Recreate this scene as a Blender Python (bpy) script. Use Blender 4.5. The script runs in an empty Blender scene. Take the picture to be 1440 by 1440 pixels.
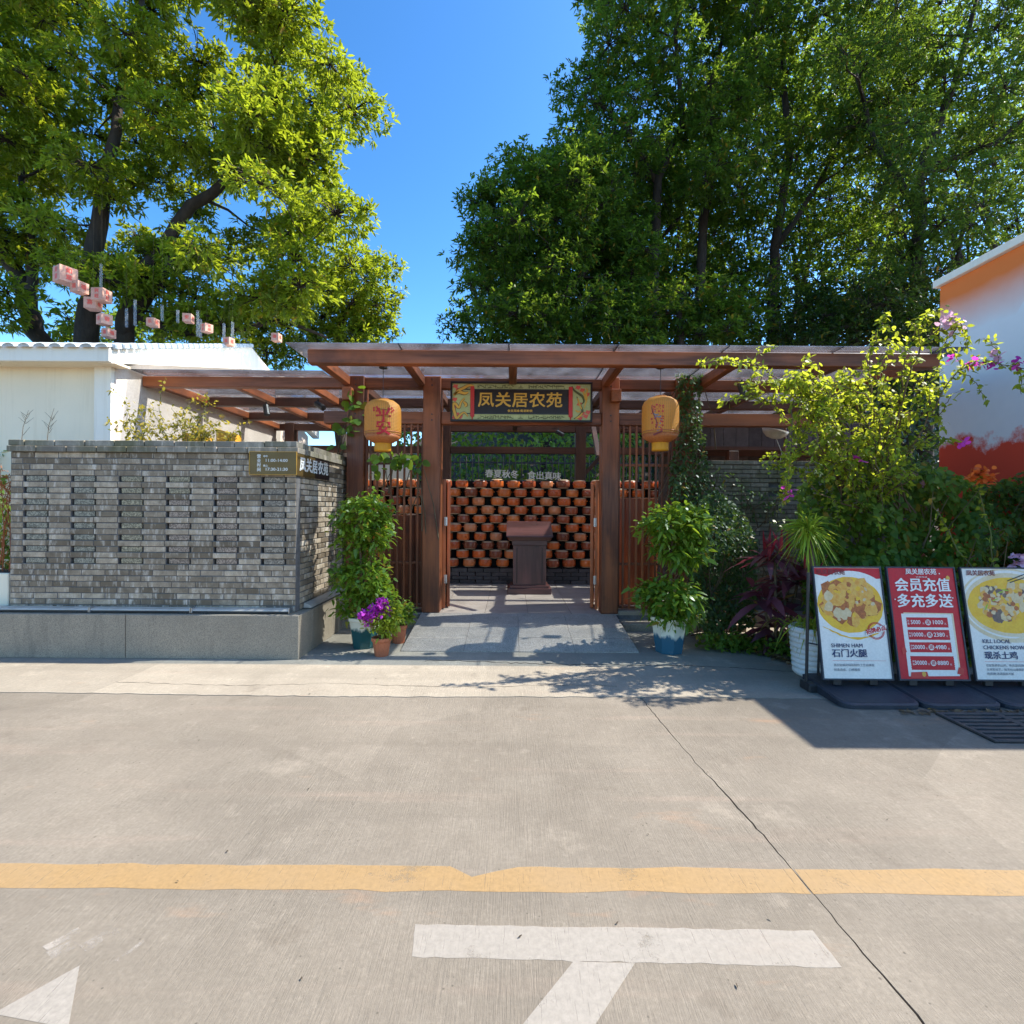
import bpy, math, random
import numpy as np
from mathutils import Vector, Matrix
D = bpy.data; SC = bpy.context.scene; COL = SC.collection
R = math.radians
rng = np.random.default_rng(7); random.seed(7)

# ------------------------------------------------------------------ camera, sky, sun, exposure
CH, F, HV, ROLL = 1.6, 720.0, 716.0, R(0.4)
cd = D.cameras.new('camera'); cam = D.objects.new('camera', cd); COL.objects.link(cam)
cam.location = (0, 0, CH); cam.rotation_euler = (R(90), -ROLL, 0)
cd.sensor_width = 36; cd.lens = 18; cd.shift_y = -(720 - HV) / 1440; cd.clip_start = .05; cd.clip_end = 2000
SC.camera = cam
SUN = Vector((.80, .14, 1.0)).normalized()
w = D.worlds.new('World'); SC.world = w; w.use_nodes = True
nt = w.node_tree; nt.nodes.clear()
sky = nt.nodes.new('ShaderNodeTexSky'); sky.sky_type = 'NISHITA'; sky.sun_disc = False
sky.sun_elevation = math.asin(SUN.z); sky.sun_rotation = math.atan2(SUN.x, SUN.y)
sky.air_density = 1.0; sky.dust_density = .8; sky.ozone_density = 2.5; sky.altitude = 0
hs = nt.nodes.new('ShaderNodeHueSaturation'); hs.inputs['Saturation'].default_value = 1.1; hs.inputs['Hue'].default_value = .492; gm = nt.nodes.new('ShaderNodeGamma'); gm.inputs[1].default_value = 1.5
bg = nt.nodes.new('ShaderNodeBackground'); bg.inputs[1].default_value = .067
wo = nt.nodes.new('ShaderNodeOutputWorld')
nt.links.new(sky.outputs[0], gm.inputs[0]); nt.links.new(gm.outputs[0], hs.inputs['Color']); nt.links.new(hs.outputs[0], bg.inputs[0]); nt.links.new(bg.outputs[0], wo.inputs[0])
sl = D.lights.new('sun', 'SUN'); sl.energy = 4.5; sl.angle = R(.5); sl.color = (1, .93, .82)
so = D.objects.new('sun', sl); COL.objects.link(so); so.rotation_euler = SUN.to_track_quat('Z', 'Y').to_euler()
vs = SC.view_settings; vs.view_transform = 'Standard'; vs.look = 'None'; vs.gamma = 1; vs.exposure = 1.4; vs.use_curve_mapping = False
SC.cycles.max_bounces = 6; SC.cycles.transparent_max_bounces = 16
SC.cycles.diffuse_bounces = 3; SC.cycles.glossy_bounces = 2; SC.cycles.transmission_bounces = 3

# ------------------------------------------------------------------ helpers
TR = math.tan(ROLL)
def P(u, v, Y):                      # photo pixel at a depth Y -> a point of the place
    ut = u + TR * (v - 720); vt = v - TR * (u - 720)
    return Vector(((ut - 720) / F * Y, Y, CH - (vt - HV) / F * Y))
def wloc(o):
    p = Vector((0, 0, 0))
    while o is not None: p += o.location; o = o.parent
    return p
def tag(o, label=None, cat=None, group=None, kind=None):
    if label: o['label'] = label
    if cat: o['category'] = cat
    if group: o['group'] = group
    if kind: o['kind'] = kind
    return o
def thing(name, loc, label, cat, group=None):
    o = D.objects.new(name, None); COL.objects.link(o); o.location = loc; o.empty_display_size = .1
    return tag(o, label, cat, group)
def place(name, me, parent=None, loc=(0, 0, 0), rot=None):
    o = D.objects.new(name, me); COL.objects.link(o); o.parent = parent; o.location = loc
    if rot is not None: o.rotation_euler = rot
    return o
def perp(d):
    a = Vector((0, 0, 1)) if abs(d.z) < .9 else Vector((1, 0, 0))
    x = d.cross(a).normalized(); return x, d.cross(x).normalized()

class MB:
    def __init__(s): s.v = []; s.f = []; s.m = []; s.mi = 0
    def add(s, vs, fs):
        n = len(s.v); s.v.extend(vs)
        for f in fs: s.f.append(tuple(i + n for i in f)); s.m.append(s.mi)
        return s
    def box(s, x0, x1, y0, y1, z0, z1, c=0):
        if c:
            X = (x0, x1); Y = (y0, y1); Z = (z0, z1); V = []; idx = {}
            for i in (0, 1):
                for j in (0, 1):
                    for k in (0, 1):
                        a, b, d = X[i], Y[j], Z[k]; si, sj, sk = 1 - 2 * i, 1 - 2 * j, 1 - 2 * k
                        for ax in range(3):
                            p = [a + c * si, b + c * sj, d + c * sk]; p[ax] = (a, b, d)[ax]
                            idx[i, j, k, ax] = len(V); V.append(tuple(p))
            Fs = []
            def g(i, j, k, ax): return idx[i, j, k, ax]
            for i in (0, 1):
                q = [g(i, 0, 0, 0), g(i, 1, 0, 0), g(i, 1, 1, 0), g(i, 0, 1, 0)]; Fs.append(q if i else q[::-1])
                q = [g(0, i, 0, 1), g(0, i, 1, 1), g(1, i, 1, 1), g(1, i, 0, 1)]; Fs.append(q if i else q[::-1])
                q = [g(0, 0, i, 2), g(1, 0, i, 2), g(1, 1, i, 2), g(0, 1, i, 2)]; Fs.append(q if i else q[::-1])
            for i in (0, 1):
                for j in (0, 1):
                    Fs.append([g(i, j, 0, 0), g(i, j, 1, 0), g(i, j, 1, 1), g(i, j, 0, 1)] if (i ^ j) == 0 else [g(i, j, 0, 1), g(i, j, 1, 1), g(i, j, 1, 0), g(i, j, 0, 0)])
                    Fs.append([g(i, 0, j, 0), g(i, 1, j, 0), g(i, 1, j, 2), g(i, 0, j, 2)] if (i ^ j) == 1 else [g(i, 0, j, 2), g(i, 1, j, 2), g(i, 1, j, 0), g(i, 0, j, 0)])
                    Fs.append([g(0, i, j, 1), g(1, i, j, 1), g(1, i, j, 2), g(0, i, j, 2)] if (i ^ j) == 0 else [g(0, i, j, 2), g(1, i, j, 2), g(1, i, j, 1), g(0, i, j, 1)])
                    for k in (0, 1):
                        t = [g(i, j, k, 0), g(i, j, k, 1), g(i, j, k, 2)]; Fs.append(t if (i + j + k) % 2 else t[::-1])
            return s.add(V, Fs)
        V = [(x, y, z) for z in (z0, z1) for y in (y0, y1) for x in (x0, x1)]
        return s.add(V, [(0, 2, 3, 1), (4, 5, 7, 6), (0, 1, 5, 4), (2, 6, 7, 3), (0, 4, 6, 2), (1, 3, 7, 5)])
    def hull8(s, b, t):              # bottom 4 + top 4 corners (counter-clockwise from above)
        return s.add([tuple(p) for p in b] + [tuple(p) for p in t], [(3, 2, 1, 0), (4, 5, 6, 7), (0, 1, 5, 4), (1, 2, 6, 5), (2, 3, 7, 6), (3, 0, 4, 7)])
    def tube(s, pts, rad, n=6, cap=True):
        pts = [Vector(p) for p in pts]
        if not hasattr(rad, '__len__'): rad = [rad] * len(pts)
        V = []; Fs = []; x = None
        for i, p in enumerate(pts):
            d = (pts[min(i + 1, len(pts) - 1)] - pts[max(i - 1, 0)]).normalized()
            if x is None: x, y = perp(d)
            else:
                x = (x - d * x.dot(d)); x = x.normalized() if x.length > 1e-6 else perp(d)[0]; y = d.cross(x)
            for k in range(n):
                a = 2 * math.pi * k / n; V.append(tuple(p + (x * math.cos(a) + y * math.sin(a)) * rad[i]))
        for i in range(len(pts) - 1):
            for k in range(n):
                a, b = i * n + k, i * n + (k + 1) % n; Fs.append((a, b, b + n, a + n))
        if cap: Fs.append(tuple(range(n))[::-1]); Fs.append(tuple(range((len(pts) - 1) * n, len(pts) * n)))
        return s.add(V, Fs)
    def lathe(s, cx, cy, prof, n=16, ph=0, sy=1):
        V = []; Fs = []
        for r, z in prof:
            for k in range(n):
                a = ph + 2 * math.pi * k / n; V.append((cx + r * math.cos(a), cy + sy * r * math.sin(a), z))
        for i in range(len(prof) - 1):
            for k in range(n):
                a, b = i * n + k, i * n + (k + 1) % n; Fs.append((a, b, b + n, a + n))
        Fs.append(tuple(range(n))[::-1]); Fs.append(tuple(range((len(prof) - 1) * n, len(prof) * n)))
        return s.add(V, Fs)
    def flat(s, poly, o, rt, up, d0=0., d1=None):       # polygon in a plane; with d1 a slab between the two depths
        o, rt, up = Vector(o), Vector(rt), Vector(up); nn = rt.cross(up).normalized(); n = len(poly)
        V = [tuple(o + rt * a + up * b + nn * d0) for a, b in poly]
        if d1 is None: return s.add(V, [tuple(range(n))])
        V2 = [tuple(o + rt * a + up * b + nn * d1) for a, b in poly]
        return s.add(V + V2, [tuple(range(n))[::-1], tuple(range(n, 2 * n))] + [(i, (i + 1) % n, n + (i + 1) % n, n + i) for i in range(n)])
    def text(s, st, o, size, rt=(1, 0, 0), up=(0, 0, 1), depth=.002, bold=0, align='CENTER', sx=1, d0=0):
        V, Fs = text_mesh(st, size, depth, 0, align); o, rt, up = Vector(o), Vector(rt), Vector(up); nn = rt.cross(up).normalized()
        for k, (ox, oy) in enumerate(((0, 0),) if not bold else ((-1, -.7), (1, -.7), (-1, .7), (1, .7))):
            s.add([tuple(o + rt * (x * sx + ox * bold) + up * (y + oy * bold) + nn * (z + d0 + .00012 * k)) for x, y, z in V], Fs)
        return s
    def build(s, name, mats, parent=None, smooth=False, origin=None, bevel=0):
        me = D.meshes.new(name); off = wloc(parent) if parent else (Vector(origin) if origin is not None else Vector((0, 0, 0)))
        me.from_pydata([(a - off.x, b - off.y, c - off.z) for a, b, c in s.v], [], s.f)
        for m in (mats if isinstance(mats, (list, tuple)) else [mats]): me.materials.append(m)
        if any(s.m): me.polygons.foreach_set('material_index', s.m)
        if smooth: me.polygons.foreach_set('use_smooth', [True] * len(s.f))
        me.update(); o = place(name, me, parent, (0, 0, 0) if parent else off)
        if bevel:
            b = o.modifiers.new('bevel', 'BEVEL'); b.width = bevel; b.segments = 2; b.limit_method = 'ANGLE'
        return o
_tc = {}
def text_mesh(st, size, depth, bold, align):
    key = (st, size, depth, bold, align)
    if key in _tc: return _tc[key]
    c = D.curves.new('t', 'FONT'); c.body = st; c.size = size; c.extrude = depth / 2; c.offset = bold; c.align_x = align; c.align_y = 'CENTER'; c.resolution_u = 2
    o = D.objects.new('t', c); COL.objects.link(o); dg = bpy.context.evaluated_depsgraph_get(); dg.update()
    me = o.evaluated_get(dg).to_mesh(); V = [tuple(v.co) for v in me.vertices]; Fs = [tuple(p.vertices) for p in me.polygons]
    o.evaluated_get(dg).to_mesh_clear(); D.objects.remove(o); D.curves.remove(c)
    _tc[key] = (V, Fs); return V, Fs
def np_mesh(name, V, Q, mats, rnd=None, parent=None, smooth=False):
    off = np.array(wloc(parent)) if parent else np.zeros(3)
    me = D.meshes.new(name); V = (V - off).astype(np.float32); n = len(Q)
    me.vertices.add(len(V)); me.vertices.foreach_set('co', V.ravel()); me.loops.add(4 * n); me.loops.foreach_set('vertex_index', Q.astype(np.int32).ravel())
    me.polygons.add(n); me.polygons.foreach_set('loop_start', np.arange(0, 4 * n, 4, dtype=np.int32))
    if rnd is not None:
        a = me.attributes.new('rnd', 'FLOAT', 'POINT'); a.data.foreach_set('value', rnd.astype(np.float32)); a = me.attributes.new('old', 'FLOAT', 'POINT'); a.data.foreach_set('value', ((rnd * 9173.7) % 1.0).astype(np.float32))
    me.update(calc_edges=True)
    if smooth: me.polygons.foreach_set('use_smooth', np.ones(n, dtype=bool))
    me.materials.append(mats); return place(name, me, parent)

# ------------------------------------------------------------------ materials
class NT:
    def __init__(s, name):
        s.m = D.materials.new(name); s.m.use_nodes = True; s.t = s.m.node_tree; s.b = s.t.nodes['Principled BSDF']; s.out = s.t.nodes['Material Output']
    def n(s, typ, **kw):
        x = s.t.nodes.new('ShaderNode' + typ)
        for k, v in kw.items(): setattr(x, k, v)
        return x
    def l(s, a, b): s.t.links.new(a, b)
    def set(s, node, **kw):
        for k, v in kw.items(): node.inputs[k].default_value = v
    def noise(s, vec, scale, detail=5, rough=.6):
        x = s.n('TexNoise'); x.inputs['Scale'].default_value = scale; x.inputs['Detail'].default_value = detail; x.inputs['Roughness'].default_value = rough
        if vec is not None: s.l(vec, x.inputs['Vector'])
        return x.outputs['Fac']
    def map(s, vec, scale=(1, 1, 1), loc=(0, 0, 0), rot=(0, 0, 0)):
        x = s.n('Mapping'); x.inputs['Scale'].default_value = scale; x.inputs['Location'].default_value = loc; x.inputs['Rotation'].default_value = rot; s.l(vec, x.inputs['Vector']); return x.outputs[0]
    def ramp(s, fac, lo, hi, a=0., b=1.):
        x = s.n('MapRange'); s.l(fac, x.inputs['Value']); s.set(x, **{'From Min': lo, 'From Max': hi, 'To Min': a, 'To Max': b}); return x.outputs[0]
    def mix(s, fac, a, b, bt='MIX'):
        x = s.n('Mix', data_type='RGBA', blend_type=bt)
        for v, i in ((fac, 0), (a, 6), (b, 7)):
            if isinstance(v, (int, float)): x.inputs[i].default_value = v
            elif isinstance(v, tuple): x.inputs[i].default_value = (*v, 1) if len(v) == 3 else v
            else: s.l(v, x.inputs[i])
        return x.outputs[2]
    def math(s, op, a, b=0.):
        x = s.n('Math', operation=op)
        for v, i in ((a, 0), (b, 1)):
            if isinstance(v, (int, float)): x.inputs[i].default_value = v
            else: s.l(v, x.inputs[i])
        return x.outputs[0]
    def bump(s, h, strength=.3, dist=.01):
        x = s.n('Bump'); s.set(x, Strength=strength, Distance=dist); s.l(h, x.inputs['Height']); s.l(x.outputs[0], s.b.inputs['Normal'])
    def obj(s): return s.n('TexCoord').outputs['Object']
    def pos(s): return s.n('NewGeometry').outputs['Position']
    def rnd(s): return s.n('ObjectInfo').outputs['Random']
def mat(name, c, c2=None, scale=6, rough=.6, bump=0, bscale=60, metal=0, spec=.4, stretch=(1, 1, 1), lo=.35, hi=.65, rnd=0, pos=False, emit=None):
    t = NT(name); vec = t.map(t.pos() if pos else t.obj(), stretch); c2 = c2 or tuple(x * .82 for x in c)
    col = t.mix(t.ramp(t.noise(vec, scale), lo, hi), c, c2)
    fine = t.noise(vec, bscale, 4); col = t.mix(.25, col, t.mix(fine, (0, 0, 0), tuple(min(1, 2 * x) for x in c)))
    if rnd:
        h = t.n('HueSaturation'); t.l(col, h.inputs['Color']); t.l(t.ramp(t.rnd(), 0, 1, 1 - rnd, 1 + rnd), h.inputs['Value']); col = h.outputs[0]
    t.l(col, t.b.inputs['Base Color']); t.set(t.b, Roughness=rough, Metallic=metal); t.b.inputs['Specular IOR Level'].default_value = spec
    t.l(t.ramp(t.noise(vec, scale * 2.3), .3, .7, max(0, rough - .1), min(1, rough + .1)), t.b.inputs['Roughness'])
    if bump: t.bump(fine, bump, .01)
    return t.m
def ink(name, c, rough=.5): return mat(name, c, tuple(x * .93 for x in c), scale=8, rough=rough, spec=.3)
M = {}
def wood(ax, c=(.21, .057, .015), c2=(.07, .018, .006), name='timber', rough=.5):
    t = NT(name + '_' + ax); st = {'x': (.6, 14, 14), 'y': (14, .6, 14), 'z': (14, 14, .6)}[ax]
    pv = t.pos(); v = t.map(pv, st); g = t.noise(v, 3.0, 6, .65); g2 = t.noise(t.map(pv, tuple(min(x, 4) for x in st)), .9, 3)
    col = t.mix(t.ramp(g, .3, .7), c, c2); col = t.mix(t.ramp(g2, .42, .68, 0, .85), col, tuple(min(1, x * 1.9) for x in c))
    kn = t.n('TexVoronoi'); kn.inputs['Scale'].default_value = 1.0; t.l(t.map(pv, {'x': (1.3, 5, 5), 'y': (5, 1.3, 5), 'z': (5, 5, 1.3)}[ax]), kn.inputs['Vector'])
    col = t.mix(t.ramp(kn.outputs['Distance'], .04, .14, .75, 0), col, tuple(x * .25 for x in c))
    st2 = t.noise(pv, 1.7, 4); col = t.mix(t.ramp(st2, .52, .70, 0, .6), col, (.055, .016, .007))
    t.l(col, t.b.inputs['Base Color']); t.l(t.ramp(g, .3, .7, rough - .12, rough + .15), t.b.inputs['Roughness']); t.bump(g, .25, .004); return t.m
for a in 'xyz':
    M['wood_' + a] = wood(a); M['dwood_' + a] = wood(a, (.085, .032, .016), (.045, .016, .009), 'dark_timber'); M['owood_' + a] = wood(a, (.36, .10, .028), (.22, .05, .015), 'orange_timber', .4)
def leafmat(name, a, b, tr, trans=.4, rough=.4, spec=.5):
    t = NT(name); at = t.n('Attribute', attribute_name='rnd'); f = at.outputs['Fac']
    col = t.mix(f, a, b); col = t.mix(t.ramp(t.n('Attribute', attribute_name='old').outputs['Fac'], .965, .975), col, (.30, .17, .025)); t.l(col, t.b.inputs['Base Color']); t.set(t.b, Roughness=rough); t.b.inputs['Specular IOR Level'].default_value = spec
    tl = t.n('BsdfTranslucent'); t.l(t.mix(f, tuple(x * .6 for x in tr), tr), tl.inputs['Color']); mx = t.n('MixShader'); mx.inputs[0].default_value = trans
    t.l(t.b.outputs[0], mx.inputs[1]); t.l(tl.outputs[0], mx.inputs[2]); t.l(mx.outputs[0], t.out.inputs[0]); return t.m
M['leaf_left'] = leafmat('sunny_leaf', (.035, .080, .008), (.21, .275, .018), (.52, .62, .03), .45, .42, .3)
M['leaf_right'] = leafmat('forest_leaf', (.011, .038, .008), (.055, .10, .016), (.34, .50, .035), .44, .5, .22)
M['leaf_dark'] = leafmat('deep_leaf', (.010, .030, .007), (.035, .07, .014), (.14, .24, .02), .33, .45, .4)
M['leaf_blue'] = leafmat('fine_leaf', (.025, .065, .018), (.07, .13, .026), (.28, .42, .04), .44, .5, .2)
M['leaf_pot'] = leafmat('glossy_leaf', (.045, .115, .012), (.19, .29, .026), (.45, .6, .04), .36, .36, .4)
M['leaf_boug'] = leafmat('bougainvillea_leaf', (.07, .135, .016), (.25, .32, .03), (.64, .72, .05), .5, .48, .25)
M['leaf_vine'] = leafmat('vine_leaf', (.045, .115, .016), (.14, .22, .03), (.40, .55, .04), .42, .5, .25)
M['leaf_ivy'] = leafmat('ivy_leaf', (.025, .065, .018), (.07, .12, .03), (.24, .36, .04), .33, .42, .35)
M['leaf_rose'] = leafmat('sparse_leaf', (.12, .15, .02), (.36, .26, .035), (.6, .5, .05), .45, .5, .3)
M['leaf_spike'] = leafmat('spike_leaf', (.12, .22, .015), (.36, .48, .05), (.6, .7, .06), .45, .45, .3)
M['leaf_purple'] = leafmat('purple_leaf', (.075, .024, .032), (.20, .058, .075), (.5, .07, .1), .3, .38, .5)
M['leaf_red'] = leafmat('red_leaf', (.22, .015, .03), (.45, .04, .06), (.7, .06, .08), .4, .4, .4)
M['leaf_lime'] = leafmat('lime_leaf', (.12, .20, .015), (.32, .38, .03), (.6, .65, .05), .45, .4, .4)
M['petal_pink'] = leafmat('pink_petal', (.55, .03, .45), (.75, .10, .62), (.85, .1, .7), .4, .5, .2)
M['petal_pale'] = leafmat('pale_petal', (.62, .30, .52), (.8, .6, .72), (.8, .5, .7), .4, .5, .2)
M['petal_orange'] = leafmat('orange_petal', (.75, .12, .02), (.85, .22, .05), (.9, .25, .05), .4, .5, .2)
M['twig_red'] = leafmat('red_twig', (.30, .09, .03), (.55, .22, .07), (.6, .2, .06), .3, .6, .2)
M['litter'] = leafmat('dry_leaf', (.07, .045, .025), (.22, .15, .08), (.3, .2, .1), .2, .7, .2)
M['bark'] = mat('bark', (.05, .035, .025), (.02, .014, .010), 3, .9, .8, 25, stretch=(3, 3, .6), pos=True)
M['stem'] = mat('stem', (.16, .11, .06), (.08, .055, .03), 9, .85, .5, 60, pos=True)
M['greenstem'] = mat('green_stem', (.10, .13, .03), (.16, .12, .05), 9, .7, .3, 60, pos=True)
def concrete(name, base, dark, warm):
    t = NT(name); p = t.pos()
    big = t.noise(p, .55, 5, .6); mid = t.noise(p, 2.6, 6, .65); fine = t.noise(p, 55, 5, .7)
    col = t.mix(t.ramp(big, .35, .68), base, dark); col = t.mix(t.ramp(mid, .45, .75, 0, .55), col, warm)
    br = t.noise(t.map(p, (38, .7, 1), rot=(0, 0, .05)), 2.2, 5, .7)            # broomed lines running away from the viewer
    br2 = t.noise(t.map(p, (140, 5, 1), rot=(0, 0, .09)), 1.0, 4, .75)
    brm = t.math('MULTIPLY', t.ramp(br2, .3, .7, 0, 1), t.ramp(t.noise(p, .9, 3), .35, .6, .25, 1))
    col = t.mix(t.ramp(fine, .32, .62, .0, .5), col, tuple(x * .55 for x in base)); col = t.mix(t.ramp(br, .48, .72, 0, .34), col, tuple(x * .6 for x in base))
    col = t.mix(t.math('MULTIPLY', brm, .42), col, tuple(x * .45 for x in base))
    sc = t.noise(t.map(p, (.35, 5, 1)), 1.1, 4); col = t.mix(t.ramp(sc, .58, .72, 0, .14), col, (.42, .29, .22))   # faint rusty drag bands
    vo = t.n('TexVoronoi'); vo.inputs['Scale'].default_value = 1.6; t.l(t.mix(.12, p, t.n('TexNoise').outputs['Color']), vo.inputs['Vector'])
    spot = t.math('MULTIPLY', t.ramp(vo.outputs['Distance'], .035, .075, 1, 0), t.ramp(t.noise(p, .8, 2), .5, .55))
    col = t.mix(t.math('MULTIPLY', spot, .38), col, (.12, .09, .07))
    vo2 = t.n('TexVoronoi'); vo2.inputs['Scale'].default_value = 9; t.l(p, vo2.inputs['Vector'])
    col = t.mix(t.math('MULTIPLY', t.ramp(vo2.outputs['Distance'], .02, .07, 1, 0), t.ramp(t.noise(p, 3.1, 2), .53, .6)), col, tuple(x * .35 for x in base))
    ty = t.noise(t.map(p, (.12, 1.6, 1), loc=(0, 3.3, 0)), 1.4, 5, .6); col = t.mix(t.ramp(ty, .52, .68, 0, .38), col, tuple(x * .5 for x in base)); wh = t.noise(p, 1.15, 7, .72); col = t.mix(t.ramp(wh, .57, .66, 0, .35), col, tuple(min(1, x * 1.45) for x in base))
    gr = t.noise(p, 17, 6, .75); col = t.mix(t.ramp(gr, .42, .70, 0, .34), col, tuple(x * .52 for x in base)); col = t.mix(t.ramp(gr, .40, .26, 0, .30), col, tuple(min(1, x * 1.5) for x in base))
    pc = t.n('TexVoronoi'); pc.inputs['Scale'].default_value = .55; t.l(t.mix(.25, p, t.n('TexNoise').outputs['Color']), pc.inputs['Vector']); hv = t.n('HueSaturation'); t.l(col, hv.inputs['Color']); sv = t.n('SeparateColor'); t.l(pc.outputs['Color'], sv.inputs[0]); t.l(t.ramp(sv.outputs[0], 0, 1, .90, 1.08), hv.inputs['Value']); col = hv.outputs[0]
    stn = t.noise(p, 1.9, 5, .7); col = t.mix(t.ramp(stn, .60, .70, 0, .34), col, (.10, .08, .06)); ru = t.noise(t.map(p, (.7, 2.2, 1), loc=(5, 1, 0)), 1.0, 5, .7); col = t.mix(t.ramp(ru, .62, .72, 0, .32), col, (.36, .19, .10))
    pit = t.n('TexVoronoi'); pit.inputs['Scale'].default_value = 26; t.l(p, pit.inputs['Vector']); col = t.mix(t.math('MULTIPLY', t.ramp(pit.outputs['Distance'], .06, .14, .8, 0), t.ramp(t.noise(p, 7, 2), .52, .6)), col, tuple(x * .3 for x in base))
    t.l(col, t.b.inputs['Base Color']); t.set(t.b, Roughness=.85); t.b.inputs['Specular IOR Level'].default_value = .25
    h = t.math('ADD', t.math('MULTIPLY', fine, .5), t.math('ADD', t.math('MULTIPLY', brm, .8), t.math('MULTIPLY', mid, .6))); t.bump(h, .5, .008); return t.m
M['road'] = concrete('road_concrete', (.245, .212, .168), (.172, .148, .116), (.302, .266, .214))
M['apron'] = concrete('apron_concrete', (.37, .325, .255), (.28, .243, .19), (.44, .39, .31))
def paint(name, c, base, lo, hi):
    t = NT(name); p = t.pos(); n1 = t.noise(p, 3.2, 8, .72); n2 = t.noise(p, 45, 5, .7); br2 = t.noise(t.map(p, (140, 5, 1), rot=(0, 0, .09)), 1.0, 4, .75)
    col = t.mix(t.ramp(n2, .3, .7), c, tuple(x * .72 for x in c)); col = t.mix(t.ramp(t.noise(p, 1.3, 5), .4, .7, 0, .5), col, base)
    t.l(col, t.b.inputs['Base Color']); t.set(t.b, Roughness=.75)
    a = t.ramp(t.math('ADD', n1, t.math('MULTIPLY', t.math('SUBTRACT', n2, .5), .35)), lo, hi, 0, 1)
    a = t.math('MULTIPLY', a, t.ramp(br2, .28, .42, .32, .72)); t.l(a, t.b.inputs['Alpha']); t.bump(n2, .3, .004); return t.m
M['yellow'] = paint('yellow_paint', (.385, .245, .10), (.31, .222, .128), .24, .42)
M['white'] = paint('white_paint', (.36, .33, .285), (.28, .25, .21), .25, .42)
M['faded'] = paint('faded_paint', (.42, .38, .33), (.36, .32, .27), .46, .62)
M['soil'] = mat('soil', (.06, .045, .03), (.03, .022, .015), 4, .95, .6, 30)
def brickmat(name, lo, hi, white, green=0):
    t = NT(name); p = t.pos(); r = t.math('FRACT', t.math('ADD', t.rnd(), t.n('Attribute', attribute_name='piece').outputs['Fac']))
    off = t.n('VectorMath', operation='ADD'); t.l(p, off.inputs[0]); cmb = t.n('CombineXYZ'); t.l(t.math('MULTIPLY', r, 50), cmb.inputs[0]); t.l(cmb.outputs[0], off.inputs[1]); v = off.outputs[0]
    a = t.noise(v, 9, 5); f = t.noise(v, 110, 4, .7)
    col = t.mix(t.ramp(r, .1, .9), lo, hi); col = t.mix(t.ramp(a, .35, .7, 0, .7), col, tuple(x * .62 for x in lo))
    b = t.noise(t.map(v, (3.2, 1, .6)), 4.5, 5, .7); col = t.mix(t.ramp(b, .52, .68, 0, white), col, (.80, .68, .55))
    col = t.mix(t.ramp(f, .3, .7, 0, .4), col, tuple(x * .5 for x in lo))
    if green: col = t.mix(t.ramp(t.noise(p, 2.5, 5), .42, .62, 0, green), col, (.12, .11, .045))
    t.l(col, t.b.inputs['Base Color']); t.set(t.b, Roughness=.88); t.b.inputs['Specular IOR Level'].default_value = .25; t.bump(t.math('ADD', f, a), .55, .006); return t.m
M['brick'] = brickmat('grey_brick', (.205, .150, .098), (.63, .485, .34), .85)
M['coping'] = brickmat('mossy_brick', (.23, .195, .15), (.40, .345, .27), .5, .7)
def roughbrick(name, c):
    t = NT(name); p = t.pos(); v = t.n('TexVoronoi'); v.inputs['Scale'].default_value = 70; t.l(p, v.inputs['Vector'])
    col = t.mix(t.ramp(v.outputs['Distance'], .15, .6), tuple(min(1, x * 1.25) for x in c), tuple(x * .5 for x in c)); col = t.mix(t.ramp(t.noise(p, 40, 3), .5, .7, 0, .6), col, tuple(min(1, x * 1.7) for x in c))
    t.l(col, t.b.inputs['Base Color']); t.set(t.b, Roughness=.9); t.bump(v.outputs['Distance'], .35, .006); return t.m
M['rb0'] = roughbrick('green_split_brick', (.30, .265, .195)); M['rb1'] = roughbrick('yellow_split_brick', (.34, .28, .18)); M['rb2'] = roughbrick('pink_split_brick', (.34, .25, .185)); M['rb3'] = roughbrick('brown_split_brick', (.30, .245, .185))
M['mortar'] = mat('mortar', (.16, .145, .135), (.09, .08, .075), 12, .95, .4, 80, pos=True)
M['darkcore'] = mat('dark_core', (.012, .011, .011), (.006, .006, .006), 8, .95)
def granite(name, c, sc=160):
    t = NT(name); p = t.pos(); f = t.noise(p, sc, 3, .8); g = t.noise(p, 3, 5)
    col = t.mix(t.ramp(f, .36, .62), tuple(x * .45 for x in c), tuple(min(1, x * 1.35) for x in c)); col = t.mix(t.ramp(g, .35, .7, 0, .45), col, tuple(x * .6 for x in c))
    col = t.mix(t.ramp(t.noise(t.map(p, (6, 6, .8)), 1.5, 5), .55, .75, 0, .35), col, (.07, .06, .05))
    t.l(col, t.b.inputs['Base Color']); t.l(t.ramp(g, .3, .7, .5, .75), t.b.inputs['Roughness']); t.bump(f, .15, .002); return t.m
M['granite'] = granite('granite', (.31, .25, .18)); M['rampstone'] = granite('ramp_granite', (.33, .285, .235), 90); M['tile'] = mat('floor_tile', (.37, .305, .245), (.28, .225, .18), 2.2, .55, .15, 60, rnd=.1, pos=True)
def stucco(name, c):
    t = NT(name); p = t.pos(); a = t.noise(p, 1.2, 6, .65); st = t.noise(t.map(p, (7, 7, .35)), 1.5, 6, .7); f = t.noise(p, 60, 4)
    col = t.mix(t.ramp(a, .35, .7, 0, .5), c, tuple(x * .86 for x in c)); col = t.mix(t.ramp(st, .52, .75, 0, .32), col, tuple(x * y for x, y in zip(c, (.62, .58, .5))))
    sp_ = t.n('TexVoronoi'); sp_.inputs['Scale'].default_value = 1.3; t.l(p, sp_.inputs['Vector']); col = t.mix(t.ramp(sp_.outputs['Distance'], .02, .05, .7, 0), col, (.36, .20, .08))
    t.l(col, t.b.inputs['Base Color']); t.set(t.b, Roughness=.9); t.bump(f, .25, .005); return t.m
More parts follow.
